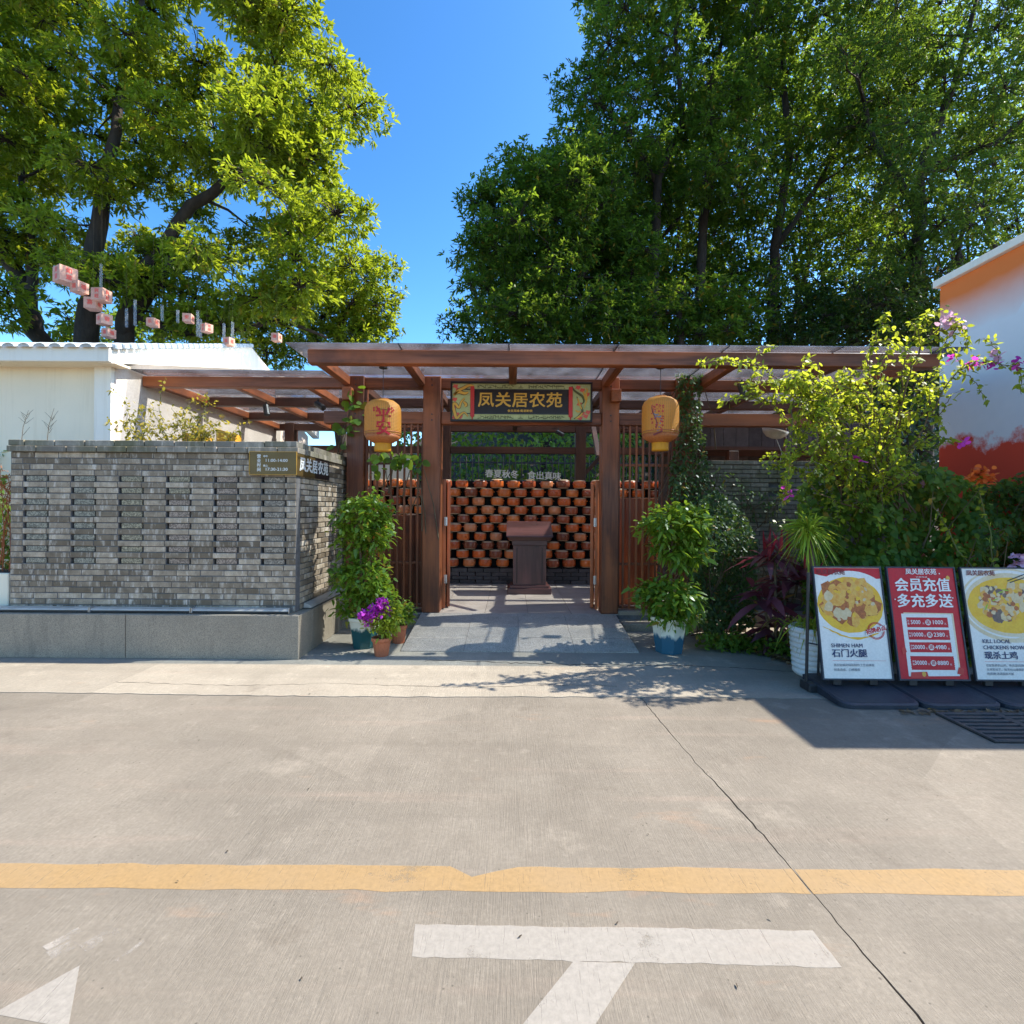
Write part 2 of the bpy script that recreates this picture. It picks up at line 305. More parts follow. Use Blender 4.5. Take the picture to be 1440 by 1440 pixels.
M['stucco'] = mat('white_stucco', (.86, .74, .55), (.78, .66, .47), 1.3, .9, .25, 55, pos=True); M['stucco2'] = mat('pink_stucco', (.66, .54, .45), (.56, .44, .36), 1.6, .9, .25, 50, pos=True)
M['trim'] = mat('white_trim', (.85, .78, .66), (.76, .68, .55), 2, .8, .15, 60, pos=True); M['rooftile'] = mat('glazed_tile', (.50, .58, .64), (.36, .43, .48), 5, .35, .2, 40, rnd=.12, pos=True)
M['stucco'] = stucco('cream_stucco', (.86, .74, .55)); M['trim'] = stucco('cream_trim', (.86, .79, .67)); M['black'] = mat('black_metal', (.018, .018, .02), (.03, .03, .032), 12, .45, .1, 90, spec=.5); M['blackplastic'] = mat('black_plastic', (.020, .024, .034), (.034, .038, .05), 5, .55, .25, 70)
M['steel'] = mat('steel', (.55, .55, .56), (.42, .42, .43), 8, .35, .05, 90, metal=.9); M['alu'] = mat('aluminium_bar', (.52, .46, .39), (.38, .33, .27), 10, .5, .1, 80, metal=.2)
M['iron'] = mat('cast_iron', (.055, .05, .05), (.10, .075, .06), 6, .75, .4, 60, pos=True)
M['terra'] = mat('terracotta', (.44, .135, .055), (.34, .10, .045), 7, .75, .25, 70); M['whitepot'] = mat('white_pot', (.72, .71, .68), (.58, .56, .52), 4, .45, .1, 60)
M['bronze'] = mat('bronze_plate', (.17, .105, .035), (.12, .07, .022), 2.5, .38, .1, 70, metal=.35); M['gold'] = mat('gold_letter', (.72, .36, .05), (.62, .28, .03), 9, .45); M['whiteink'] = ink('white_letter', (.85, .81, .73)); M['blackink'] = ink('black_panel', (.022, .014, .014), .4)
M['redink'] = ink('red_print', (.50, .015, .022)); M['redlac'] = ink('red_lacquer', (.52, .035, .03), .4); M['navy'] = ink('navy_print', (.035, .045, .11)); M['grey'] = ink('grey_print', (.22, .21, .22)); M['paper'] = ink('poster_paper', (.82, .75, .64)); M['dkred'] = ink('dark_red_print', (.20, .03, .03))
M['sage'] = mat('sage_panel', (.46, .46, .20), (.34, .35, .14), 9, .55, pos=True); M['sagedark'] = ink('olive_line', (.09, .09, .03)); M['cloud'] = ink('pale_red', (.70, .10, .07))
M['soup'] = mat('yellow_soup', (.80, .37, .012), (.84, .46, .03), 14, .5); M['meat1'] = mat('golden_meat', (.72, .27, .03), (.76, .44, .09), 28, .5); M['meat2'] = mat('brown_meat', (.30, .07, .012), (.52, .16, .03), 30, .5); M['meat3'] = mat('pale_meat', (.60, .40, .20), (.70, .52, .30), 26, .5); M['meat4'] = mat('dark_skin', (.12, .075, .055), (.22, .13, .09), 30, .5); M['herb'] = ink('green_pepper', (.33, .46, .03)); M['rim'] = mat('plate_rim', (.66, .46, .26), (.74, .6, .42), 5, .5)
def glassmat():
    t = NT('dusty_glass'); p = t.pos(); d = t.noise(p, 2.3, 6, .65); d2 = t.noise(p, 14, 4)
    tr = t.n('BsdfTransparent'); tr.inputs[0].default_value = (.84, .90, .95, 1); gl = t.n('BsdfGlossy'); gl.inputs[0].default_value = (.9, .93, 1, 1); gl.inputs['Roughness'].default_value = .03
    fr = t.n('Fresnel'); fr.inputs[0].default_value = 1.5; m1 = t.n('MixShader'); t.l(fr.outputs[0], m1.inputs[0]); t.l(tr.outputs[0], m1.inputs[1]); t.l(gl.outputs[0], m1.inputs[2])
    df = t.n('BsdfDiffuse'); df.inputs[0].default_value = (.36, .38, .42, 1); tl = t.n('BsdfTranslucent'); tl.inputs[0].default_value = (.46, .42, .44, 1); m2 = t.n('MixShader'); m2.inputs[0].default_value = .6; t.l(df.outputs[0], m2.inputs[1]); t.l(tl.outputs[0], m2.inputs[2])
    m3 = t.n('MixShader'); t.l(t.math('ADD', t.ramp(d, .35, .7, .03, .15), t.ramp(d2, .55, .75, 0, .06)), m3.inputs[0]); t.l(m1.outputs[0], m3.inputs[1]); t.l(m2.outputs[0], m3.inputs[2]); t.l(m3.outputs[0], t.out.inputs[0]); return t.m
M['glass'] = glassmat()
def bamboo():
    t = NT('woven_bamboo'); v = t.obj(); sp = t.n('SeparateXYZ'); t.l(v, sp.inputs[0]); ang = t.math('ARCTAN2', sp.outputs[1], sp.outputs[0]); z = sp.outputs[2]
    a = t.math('SINE', t.math('ADD', t.math('MULTIPLY', ang, 28), t.math('MULTIPLY', z, 190))); b = t.math('SINE', t.math('SUBTRACT', t.math('MULTIPLY', ang, 28), t.math('MULTIPLY', z, 190)))
    wv = t.math('MULTIPLY', a, b); hole = t.ramp(wv, .45, .75)
    col = t.mix(t.noise(v, 7, 4), (.86, .40, .06), (.68, .26, .03)); col = t.mix(t.math('MULTIPLY', hole, .75), col, (.13, .05, .012))
    t.l(col, t.b.inputs['Base Color']); t.set(t.b, Roughness=.5); t.bump(wv, .5, .004)
    tl = t.n('BsdfTranslucent'); tl.inputs[0].default_value = (.8, .42, .1, 1); mx = t.n('MixShader'); mx.inputs[0].default_value = .35; t.l(t.b.outputs[0], mx.inputs[1]); t.l(tl.outputs[0], mx.inputs[2]); t.l(mx.outputs[0], t.out.inputs[0]); return t.m
M['bamboo'] = bamboo(); M['bambooband'] = mat('red_bamboo_band', (.50, .16, .045), (.34, .09, .025), 40, .55, .5, 90); M['orangefringe'] = mat('orange_fringe', (.78, .30, .012), (.66, .22, .01), 30, .6, .4, 120, stretch=(1, 1, .1))
def glaze(name, top, bot, zs):
    t = NT(name); v = t.obj(); sp = t.n('SeparateXYZ'); t.l(v, sp.inputs[0]); n = t.noise(t.map(v, (1, 1, .25)), 22, 4)
    f = t.ramp(t.math('ADD', sp.outputs[2], t.math('MULTIPLY', t.math('SUBTRACT', n, .5), .16)), zs - .015, zs + .02); t.l(t.mix(f, bot, top), t.b.inputs['Base Color']); t.set(t.b, Roughness=.22); return t.m
M['glazepot'] = glaze('two_tone_glaze', (.72, .67, .52), (.035, .115, .165), .19); M['glazepot2'] = glaze('two_tone_glaze_green', (.72, .67, .52), (.02, .085, .085), .22)
def clay():
    t = NT('brown_glaze'); p = t.pos(); r = t.rnd(); a = t.noise(p, 6, 4)
    cr = t.n('ValToRGB'); t.l(r, cr.inputs[0]); e = cr.color_ramp.elements; e[0].position = 0; e[0].color = (.17, .055, .03, 1); e[1].position = 1; e[1].color = (.62, .26, .13, 1)
    for ps, cc in ((.25, (.42, .085, .03, 1)), (.5, (.72, .13, .025, 1)), (.78, (.82, .21, .04, 1))):
        x = e.new(ps); x.color = cc
    col = t.mix(t.ramp(a, .4, .75, 0, .65), cr.outputs[0], (.34, .075, .026)); t.l(col, t.b.inputs['Base Color']); t.l(t.ramp(a, .3, .7, .16, .35), t.b.inputs['Roughness']); return t.m
M['clay'] = clay(); M['clayrim'] = mat('bare_clay', (.60, .40, .25), (.46, .28, .16), 12, .8, pos=True)
M['lectern'] = wood('z', (.085, .032, .026), (.052, .018, .015), 'lectern_wood', .36); M['lectern_x'] = wood('x', (.085, .032, .026), (.052, .018, .015), 'lectern_wood', .36)
M['darkbrick'] = mat('dark_brick', (.09, .075, .07), (.05, .042, .04), 9, .85, .4, 60, rnd=.3, pos=True)
M['lbox'] = mat('lantern_paper', (.56, .31, .23), (.44, .20, .14), 9, .7, pos=True); M['tube'] = mat('clear_tube', (.55, .58, .62), (.45, .48, .52), 9, .2); M['tube'].node_tree.nodes['Principled BSDF'].inputs['Alpha'].default_value = .2; M['orangetray'] = mat('orange_tray', (.70, .30, .03), (.6, .24, .02), 5, .6)

# ------------------------------------------------------------------ foliage helpers
UP = np.array([0, 0, 1.])
def unit(a): return a / np.maximum(np.linalg.norm(a, axis=-1, keepdims=True), 1e-9)
LANCE = ((0, .35, .72, 1), (.12, 1, .78, .04)); KITE = ((0, .42, 1), (.12, 1, .05)); OVAL = ((0, .22, .6, 1), (.2, .95, .9, .12)); BLADE = ((0, .25, .5, .75, 1), (.55, 1, .9, .6, .05)); ROUND = ((0, .15, .5, .85, 1), (.3, .9, 1, .6, .1))
def leaves(Pp, Dv, L, W, shape=KITE, droop=.15, roll=.5, hint=None, rndv=None):
    N = len(Pp); Dv = unit(Dv); h = np.broadcast_to(UP, (N, 3)) if hint is None else hint
    wv = np.cross(Dv, h); bad = np.linalg.norm(wv, axis=1) < .05; wv[bad] = np.cross(Dv[bad], np.array([1, .3, 0])); wv = unit(wv); nn = np.cross(wv, Dv)
    r = rng.normal(0, roll, (N, 1)); wv2 = wv * np.cos(r) + nn * np.sin(r)
    L = np.broadcast_to(L, N)[:, None]; W = np.broadcast_to(W, N)[:, None]; st = []
    for t, ws in zip(*shape):
        c = Pp + Dv * L * t - UP * (droop * L * t * t); st += [c - wv2 * W * ws * .5, c + wv2 * W * ws * .5]
    S = len(shape[0]); V = np.stack(st, 1).reshape(-1, 3); b = (np.arange(N) * 2 * S)[:, None]
    Q = np.concatenate([b + np.array([[2 * i, 2 * i + 1, 2 * i + 3, 2 * i + 2]]) for i in range(S - 1)], 0)
    rv = rng.random(N) if rndv is None else rndv
    return V, Q, np.repeat(rv, 2 * S)
def merge(parts):
    V = []; Q = []; A = []; n = 0
    for v, q, a in parts: V.append(v); Q.append(q + n); A.append(a); n += len(v)
    return np.concatenate(V), np.concatenate(Q), np.concatenate(A)
def rosettes(C, O, k, L, W, spread=(.5, 1.35), shape=KITE, droop=.15, roll=.5, jit=.03, var=.3):
    N = len(C); O = unit(O); a = np.where(np.abs(O[:, 2:3]) < .9, np.array([[0, 0, 1.]]), np.array([[1., 0, 0]])); x = unit(np.cross(O, a)); y = np.cross(O, x)
    az = (np.arange(k)[None, :] * 2.4 + rng.random((N, 1)) * 6.28 + rng.normal(0, .25, (N, k)))[..., None]; th = rng.uniform(*spread, (N, k))[..., None]
    d = (O[:, None] * np.cos(th) + (x[:, None] * np.cos(az) + y[:, None] * np.sin(az)) * np.sin(th)).reshape(-1, 3)
    p = (C[:, None] + rng.normal(0, jit, (N, k, 3))).reshape(-1, 3); n = N * k
    rv = np.clip(np.repeat(rng.random(N), k) * .55 + rng.random(n) * .45, 0, 1)
    return leaves(p, d, L * rng.uniform(1 - var, 1 + var, n), W * rng.uniform(1 - var, 1 + var, n), shape, droop, roll, rndv=rv)
def shell(c, r, n, inner=.5):
    d = unit(rng.normal(0, 1, (n, 3))); s = rng.uniform(inner ** 2, 1, (n, 1)) ** .5; s *= rng.uniform(.85, 1.15, (n, 1)); return np.array(c) + d * s * np.array(r), d
def inpoly(pts, poly):
    x, y = pts[:, 0], pts[:, 1]; ins = np.zeros(len(pts), bool); m = len(poly)
    for i in range(m):
        (x0, y0), (x1, y1) = poly[i], poly[(i + 1) % m]
        if y0 == y1: continue
        c = ((y0 > y) != (y1 > y)) & (x < (x1 - x0) * (y - y0) / (y1 - y0) + x0); ins ^= c
    return ins
def edgedist(p, poly):
    best = 1e9; p = np.array(p, float)
    for i in range(len(poly)):
        a = np.array(poly[i], float); b = np.array(poly[(i + 1) % len(poly)], float); t = np.clip(np.dot(p - a, b - a) / max(np.dot(b - a, b - a), 1e-9), 0, 1); best = min(best, np.linalg.norm(p - a - t * (b - a)))
    return best
def polysample(poly, n, md=0):
    a = np.array(poly); lo, hi = a.min(0), a.max(0); out = []
    if md == 0:
        res = np.zeros((0, 2))
        while len(res) < n:
            q = rng.uniform(lo, hi, (n * 3, 2)); res = np.concatenate([res, q[inpoly(q, poly)]])
        return res[:n]
    tries = 0
    while len(out) < n and tries < n * 40:
        tries += 1; q = rng.uniform(lo, hi)
        if not inpoly(q[None], poly)[0]: continue
        if all((q[0] - o[0]) ** 2 + (q[1] - o[1]) ** 2 > md * md for o in out): out.append(q)
    return np.array(out)
def tree(name, label, trunks, poly, Yc, Yr, n_cl, r_cl, n_ros, k, L, W, lm, group=None, shape=KITE, md=30, flat=.75, base=None, extra=None, droop=.25, cat='tree', branch=1.0):
    base = Vector(base) if base else Vector(trunks[0][0][:3]); base = Vector((base.x, base.y, base.z))
    root = thing(name, base, label, cat, group); bark = MB(); nodes = []
    for tr in trunks:
        pts = [Vector(q[:3]) for q in tr]; rad = [q[3] for q in tr]; P2 = []; R2 = []
        for i in range(len(pts) - 1):
            for s in range(4):
                t = s / 4; P2.append(pts[i].lerp(pts[i + 1], t) + Vector(rng.normal(0, rad[i] * .18, 3))); R2.append(rad[i] * (1 - t) + rad[i + 1] * t)
        P2.append(pts[-1]); R2.append(rad[-1]); P2[0] = pts[0]; bark.tube(P2, R2, 9)
        nodes += [(p, r) for p, r in zip(P2, R2)][2:]
    uv = polysample(poly, n_cl, md); rp0 = r_cl / Yc * F * .38; uv = [q for q in uv if edgedist(q, poly) > rp0 * rng.uniform(.5, 1.2)]; cl = []
    for u, v in uv:
        e = min(1, edgedist((u, v), poly) / 120 + .2); cl.append((P(u, v, Yc + Yr * rng.uniform(-1, 1) * math.sqrt(e)), r_cl * rng.uniform(.7, 1.3)))
    if extra: cl += [(P(u, v, Y), r) for u, v, Y, r in extra]
    near = lambda c: min((c - p).length for p, r in nodes)
    cl.sort(key=lambda a: near(a[0])); parts = []
    for c, r in cl:
        bp, br = min(nodes, key=lambda q: (c - q[0]).length + (1.5 if q[0].z > c.z + .3 else 0)); d = (c - bp).length
        if d > .15:
            r0 = min(br * .65, .018 + .016 * d) * branch; midp = bp.lerp(c, .5) + Vector((rng.normal(0, .10) * d, rng.normal(0, .10) * d, .10 * d)); pts = []; rad = []
            ns = max(3, int(d / .5))
            for i in range(ns + 1):
                t = i / ns; q = bp * (1 - t) ** 2 + midp * 2 * t * (1 - t) + c * t * t
                if 0 < i < ns: q += Vector(rng.normal(0, .035, 3)) * min(d, 1.5)
                pts.append(q); rad.append(max(.010, r0 * (1 - .75 * t)))
            bark.tube(pts, rad, 5, False); nodes += list(zip(pts[1:], rad[1:]))
        rr = (r, r, r * flat); n = max(4, int(n_ros * (r / r_cl) ** 2)); C, d_ = shell(c, rr, n, .35)
        for i in range(0, n, 3): bark.tube([c, c.lerp(Vector(C[i]), .55) + Vector((0, 0, .05)), Vector(C[i])], [.014, .009, .005], 3, False)
        parts.append(rosettes(C, d_ * .55 + UP * .55 + rng.normal(0, .35, (n, 3)), k, L, W, (.35, 1.45), shape, droop, .5, L * .25))
    V, Q, A = merge(parts); bark.build('trunk', M['bark'], root, True); np_mesh('crown', V, Q, lm, A, root); return root

# ================================================================== THE SETTING
g = MB(); g.add([(-600, -300, -.07), (600, -300, -.07), (600, 900, -.07), (-600, 900, -.07)], [(0, 1, 2, 3)]); tag(g.build('ground', M['soil']), kind='structure')
def jag(n, a, s): return [a + rng.normal(0, s) for _ in range(n)]
JX = []; y = -8.0                                    # the crooked joint that runs away from the viewer
while y < 4.34:
    base_x = 1.31 - .075 * (y - 1.6) + .008 * math.sin(y * 3.1)
    JX.append((base_x + rng.normal(0, .003), y)); y += .045
JX.append((1.105, 4.345)); JY = []; x = -40.0        # the joint between road and forecourt
while x < 40:
    JY.append((x, 4.36 + .02 * math.sin(x * 1.1) + rng.normal(0, .006))); x += .06 if abs(x) < 6 else 2
JY.append((40, 4.36))
def slab(name, poly, m, z=0.0, t=.06): return tag(MB().flat(poly, (0, 0, 0), (1, 0, 0), (0, 1, 0), z - t, z).build(name, m), kind='structure')
def jx(y): return min(JX, key=lambda q: abs(q[1] - y))[0]
GAP = lambda y: .002 + .003 * (math.sin(y * 5.1) * .5 + .5) * (1 if y < 3.2 else .5)
JYl = [(a, b - .004) for a, b in JY if a < 1.10]; JYr = [(a, b - .004) for a, b in JY if a > 1.115]
slab('road', [(-40, -8), (JX[0][0] - .006, -8)] + [(a - GAP(b), b) for a, b in JX[1:-1]] + JYl[::-1], M['road'])
slab('road', [(JX[0][0] + .006, -8), (40, -8)] + JYr[::-1] + [(a + GAP(b), b) for a, b in JX[1:-1]][::-1], M['road'])
slab('forecourt', [(a, b + .004) for a, b in JY] + [(40, 13.5), (-40, 13.5)], M['apron'], .002)
# hairline crack in the forecourt, a thin dark filled seam
def crack(pts, wd, z=.0045):
    m = MB(); V = []; Fs = []
    for i, (a, b) in enumerate(pts):
        h = wd * rng.uniform(.3, 1.); V += [(a, b - h, z), (a, b + h, z)]
        if i: Fs.append((2 * i - 2, 2 * i, 2 * i + 1, 2 * i - 1))
    m.add(V, Fs); return tag(m.build('crack_filler', M['soil']), kind='structure')
xs = np.arange(-.9, 3.0, .05); crack([(a, 5.33 - .05 * math.sin(a * 2.3) - .12 * max(0, a - .9) + rng.normal(0, .012)) for a in xs], .009)
xs = np.arange(-3.6, 1.0, .06); crack([(a, 4.62 + .03 * math.sin(a * 3.1) + rng.normal(0, .01)) for a in xs], .0035)
# painted markings, cut at the joint
def marking(name, poly, m, z=.0012): return tag(MB().flat(poly, (0, 0, 0), (1, 0, 0), (0, 1, 0), z).build(name, m), kind='structure')
def gp(u, v): q = P(u, v, 1); k = CH / (CH - q.z); return (q.x * k, k)
y0, y1 = gp(300, 1251)[1], gp(300, 1216)[1]
def wob(a, b, yy, n, s=.004): return [(a + (b - a) * i / n, yy + rng.normal(0, s)) for i in range(n + 1)]
cut = jx((y0 + y1) / 2); cxs = (gp(672, 1218)[0], gp(672, 1245)[1])
top = wob(cut - .005, -14, y1, 150); top = [(a, b - (.085 * max(0, 1 - abs(a - cxs[0]) / .11))) for a, b in top]
marking('yellow_line', wob(-14, cut - .005, y0, 120) + top, M['yellow']); marking('yellow_line', wob(cut + .005, 14, y0, 80) + wob(14, cut + .005, y1, 80), M['yellow'])
def wpoly(pix):
    q = [gp(*p) for p in pix]; out = []
    for i in range(len(q)):
        a, b = q[i], q[(i + 1) % len(q)]; n = max(1, int(math.dist(a, b) / .04))
        for j in range(n): t = j / n; out.append((a[0] + (b[0] - a[0]) * t + rng.normal(0, .002), a[1] + (b[1] - a[1]) * t + rng.normal(0, .002)))
    return out
marking('white_bay_line', wpoly([(580, 1346), (1183, 1361), (1143, 1309), (584, 1300)]), M['white'], .0012)
a, b = gp(806, 1353), gp(893, 1355); c = gp(736, 1440); dd = gp(838, 1440)
def ext(p, q, yy): t = (yy - p[1]) / (q[1] - p[1]); return (p[0] + (q[0] - p[0]) * t, yy)
marking('white_bay_line', [ext(a, c, -.6), ext(b, dd, -.6), b, a], M['white'], .0016)
marking('white_arrow_head', [gp(-10, 1426), gp(96, 1446), gp(112, 1358)], M['white'], .0012)
for pix in ([(60, 1330), (108, 1305), (118, 1310), (70, 1336)], [(62, 1340), (100, 1322), (112, 1330), (72, 1350)], [(112, 1330), (165, 1300), (172, 1308), (120, 1340)], [(160, 1352), (205, 1318), (212, 1318), (170, 1352)]): marking('faded_number_stroke', wpoly(pix), M['faded'], .0012)
# hill behind
h = MB(); nx, ny = 34, 18; V = []; Fs = []
for j in range(ny + 1):
    for i in range(nx + 1):
        X = -40 + 100 * i / nx; Y = 13.4 + 46 * (j / ny); s = max(0, min(1, (X + 14) / 12)); z = (.02 + max(0, Y - 13.6) * .42 * s + (.5 * math.sin(X * .6) + .4 * math.sin(Y * .9 + X)) * min(1, max(0, Y - 14) / 4)); V.append((X, Y, z))
for j in range(ny):
    for i in range(nx): a = j * (nx + 1) + i; Fs.append((a, a + 1, a + nx + 2, a + nx + 1))
tag(h.add(V, Fs).build('hill', M['soil'], None, True), kind='structure')
# raised courtyard floor with tiles
cf = tag(MB().box(-5.05, 6.5, 7.03, 12.4, -.05, .155).build('courtyard_floor', M['mortar']), kind='structure')
tm = MB().box(-.298, .298, -.298, .298, -.012, .010, .002); me = None
for i in range(10):
    for j in range(5):
        X = -2.0 + .6 * i + .13; Y = 7.34 + .6 * j
        if me is None: o = tm.build('floor_tile', M['tile'], cf); me = o.data; o.location = (X, Y, .155)
        else: o = place('floor_tile', me, cf, (X, Y, .155))
# ramp of granite slabs
rp = thing('entrance_ramp', (.1, 6.4, 0), 'grey granite entrance ramp with grooved lower edge', 'ramp')
XS = [-1.235, -.53, .09, .72, 1.43]; YB, YM, YF = 7.03, 6.13, 5.72; zf = lambda Y: .012 + (.168 - .012) * (Y - YF) / (YB - YF)
MB().hull8([(-1.23, 5.75, 0), (1.425, 5.75, 0), (1.425, 7.03, 0), (-1.23, 7.03, 0)], [(-1.23, 5.75, .006), (1.425, 5.75, .006), (1.425, 7.03, .15), (-1.23, 7.03, .15)]).build('ramp_core', M['mortar'], rp)
for r_ in range(2):
    ya, yb = ((YM, YB - .002), (YF, YM - .004))[r_]
    for c_ in range(4):
        xa, xb = XS[c_] + .002, XS[c_ + 1] - .002; dz = rng.normal(0, .0015); m = MB()
        m.hull8([(xa, ya, zf(ya) - .011), (xb, ya, zf(ya) - .011), (xb, yb, zf(yb) - .011), (xa, yb, zf(yb) - .011)], [(xa, ya, zf(ya) + dz), (xb, ya, zf(ya) + dz), (xb, yb, zf(yb) + dz), (xa, yb, zf(yb) + dz)])
        for i in range(11 if r_ else 9):
            yy = ya + .02 + (yb - ya - .03) * i / (11 if r_ else 22); m.hull8([(xa, yy, zf(yy) + dz - .002), (xb, yy, zf(yy) + dz - .002), (xb, yy + .018, zf(yy + .018) + dz - .002), (xa, yy + .018, zf(yy + .018) + dz - .002)], [(xa, yy + .003, zf(yy) + dz + .004), (xb, yy + .003, zf(yy) + dz + .004), (xb, yy + .015, zf(yy + .015) + dz + .004), (xa, yy + .015, zf(yy + .015) + dz + .004)])
        m.build('ramp_slab', M['rampstone'], rp)
st = thing('step_kerb', (-1.7, 7.0, 0), 'low grey stone step under the lattice left of the doorway', 'step')
MB().box(-2.3, -1.237, 6.78, 7.03, 0, .09, .006).build('tread', M['granite'], st); MB().box(-2.3, -1.237, 7.032, 7.3, 0, .165, .006).build('kerb_stone', M['granite'], st)
st = thing('step_kerb', (2, 7.0, 0), 'low grey stone step behind the pot right of the doorway', 'step')
MB().box(1.472, 3.1, 6.74, 7.03, 0, .10, .006).build('tread', M['granite'], st); MB().box(1.472, 2.6, 7.032, 7.3, 0, .21, .006).build('kerb_stone', M['granite'], st)

# ================================================================== LEFT BRICK WALL
bw = thing('brick_wall', (-3.9, 5.9, 0), 'low grey brick planter wall with a perforated pattern and granite plinth', 'wall')
WX0, WX1, WY, WYB, Z0, PIT, NR = -5.44, -2.34, 5.55, 7.3, .47, .0635, 27
bm = {}
def piece(kind, ln, m, x, y, z, parent, name='brick', rot=0, dep=.11, hgt=.0545):
    key = (kind, round(ln, 3), dep, hgt)
    if key not in bm:
        o = MB().box(-ln / 2, ln / 2, 0, dep, -hgt / 2, hgt / 2, .003).build(name, m); bm[key] = o.data; D.objects.remove(o)
    return place(name, bm[key], parent, Vector((x, y, z)) - wloc(parent), (0, 0, rot))
mort = MB(); nb = 0; rest = MB(); side = MB()
for r_ in range(NR):
    z = Z0 + PIT * (r_ + .5); hole = 8 <= r_ <= 22 and r_ % 2 == 0; segs = []
    if hole:
        x = -5.30; segs.append((WX0, x, 'b')); c_ = 0
        while x < WX1 - .3:
            segs += [(x + .027, x + .255, 's%d' % (0, 0, 1, 2 if r_ < 20 else 1, 2, 3)[c_]), (x + .272, min(x + .516, WX1), 'b')]; x += .516; c_ += 1
        if WX1 - segs[-1][1] > .02: segs.append((segs[-1][1] + .027, WX1, 'b'))
    else:
        x = WX0; first = (.129 if r_ % 2 else .258) * (1 if r_ % 4 else .8)
        while x < WX1 - .01:
            e = min(x + (first if x == WX0 else .258), WX1)
            if WX1 - e < .06: e = WX1
            segs.append((x, e, 'b')); x = e
    for a, b, k in segs:
        ln = round((b - a - .009) * 200) / 200
        if k == 'b':
            if nb < 300: piece('b', ln, M['brick'], (a + b) / 2, WY + rng.normal(0, .0022), z + rng.normal(0, .001), bw); nb += 1
            else: rest.box(a + .004, b - .004, WY, WY + .11, z - .027, z + .027, .003)
        else: piece(k, ln, M['rb' + k[1]], (a + b) / 2, WY + .006 + rng.normal(0, .002), z, bw, 'stone_brick')
        mort.box(a + .001, b - .001, WY + (.006 if k == 'b' else .03), WY + .112, z - PIT / 2 + .0004, z + PIT / 2 - .0004)
    # the side that faces the doorway
    y = WY + .115; first = .12 if r_ % 2 else .245
    if not hole: mort.box(WX1 - .112, WX1 - .007, WY + .1125, WYB, z - PIT / 2 + .0004, z + PIT / 2 - .0004)
    while y < WYB - .01:
        e = min(y + (first if y < WY + .12 else .25), WYB); gap = .034 if hole else .004
        if not hole or True: side.box(WX1 - .11, WX1 + rng.normal(0, .0015), y + gap, e - .004, z - .027, z + .027, .003)
        y = e
o = side.build('brickwork', M['brick'], bw); o['kind'] = 'stuff'; at_ = o.data.attributes.new('piece', 'FLOAT', 'POINT'); at_.data.foreach_set('value', np.repeat(rng.random(len(side.v) // 24), 24).astype(np.float32))
if rest.v: rest.build('brickwork', M['brick'], bw)['kind'] = 'stuff'
mort.build('mortar_bed', M['mortar'], bw)
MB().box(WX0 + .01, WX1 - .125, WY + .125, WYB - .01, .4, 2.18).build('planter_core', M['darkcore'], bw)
zc = Z0 + PIT * NR
for lv, (pr, off) in enumerate(((.032, 0), (.008, .15))):
    z = zc + .066 * lv + .033; x = WX0 - .02 - off
    while x < WX1 + pr - .01:
        e = min(x + .325, WX1 + pr); a = max(x, WX0 - .02)
        if WX1 + pr - e < .1: e = WX1 + pr
        if e - a > .05: piece('c', round((e - a - .008) * 200) / 200, M['coping'], (a + e) / 2, WY - pr + rng.normal(0, .002), z + rng.normal(0, .0015), bw, 'coping_brick', 0, .24, .061)
        x = e
    y = WY + .245 - pr
    while y < WYB:
        e = min(y + .325, WYB + .02)
        if e - y > .05: piece('c', round((e - y - .008) * 200) / 200, M['coping'], WX1 + pr, (y + e) / 2, z + rng.normal(0, .0015), bw, 'coping_brick', R(90), .24, .061)
        y = e
MB().box(WX0, WX1 - .2, WY + .25, WYB - .05, 2.18, 2.24).build('planter_soil', M['soil'], bw)
MB().box(WX0 + .02, WX1 - .02, WY + .02, WYB, zc + .002, zc + .064).build('coping_bed', M['mortar'], bw)
PX1 = -2.235; PY0 = 5.385
xs = [-9.5, -6.45, -4.06, PX1]
for i in range(3): MB().box(xs[i] + .003, xs[i + 1] - (.003 if i < 2 else 0), PY0, WY + .2, 0, .463 + rng.normal(0, .001), .006).build('plinth_slab', M['granite'], bw)
for a, b in ((WY + .204, 6.45), (6.456, 7.28)): MB().box(PX1 - .25, PX1 - .002, a, b, 0, .462, .006).build('plinth_slab', M['granite'], bw)
MB().box(-9.4, PX1 - .26, WY + .21, 7.2, 0, .40).build('plinth_core', M['mortar'], bw)
for i, (a, b, lb) in enumerate(((-5.6, -4.49, 'leftmost grey light bar on the granite plinth'), (-4.48, -3.41, 'middle grey light bar on the granite plinth'), (-3.40, -2.36, 'grey light bar on the plinth nearest the wall corner'))):
    o = thing('light_bar', ((a + b) / 2, 5.47, .463), lb, 'light fixture', 'light bars along the plinth'); MB().hull8([(a, 5.44, .494), (b, 5.44, .494), (b, 5.52, .494), (a, 5.52, .494)], [(a, 5.450, .510), (b, 5.450, .510), (b, 5.515, .522), (a, 5.515, .522)]).build('housing', M['alu'], o, bevel=.003); MB().box(a + .01, b - .01, 5.45, 5.515, .475, .4935).build('shadow_strip', M['black'], o)  # black box under the housing stands in for the shadow beneath it
    for q in (.12, .88): xx = a + (b - a) * q; MB().box(xx - .02, xx + .02, 5.46, 5.5, .463, .4745).build('bracket', M['black'], o)
    for xx in (a, b): MB().box(xx - .006 if xx == b else xx - .001, xx + .001 if xx == b else xx + .006, 5.436, 5.523, .473, .526).build('end_cap', M['steel'], o)
o = thing('light_bar', (-2.29, 6.3, .463), 'grey light bar on the side of the plinth facing the doorway', 'light fixture', 'light bars along the plinth')
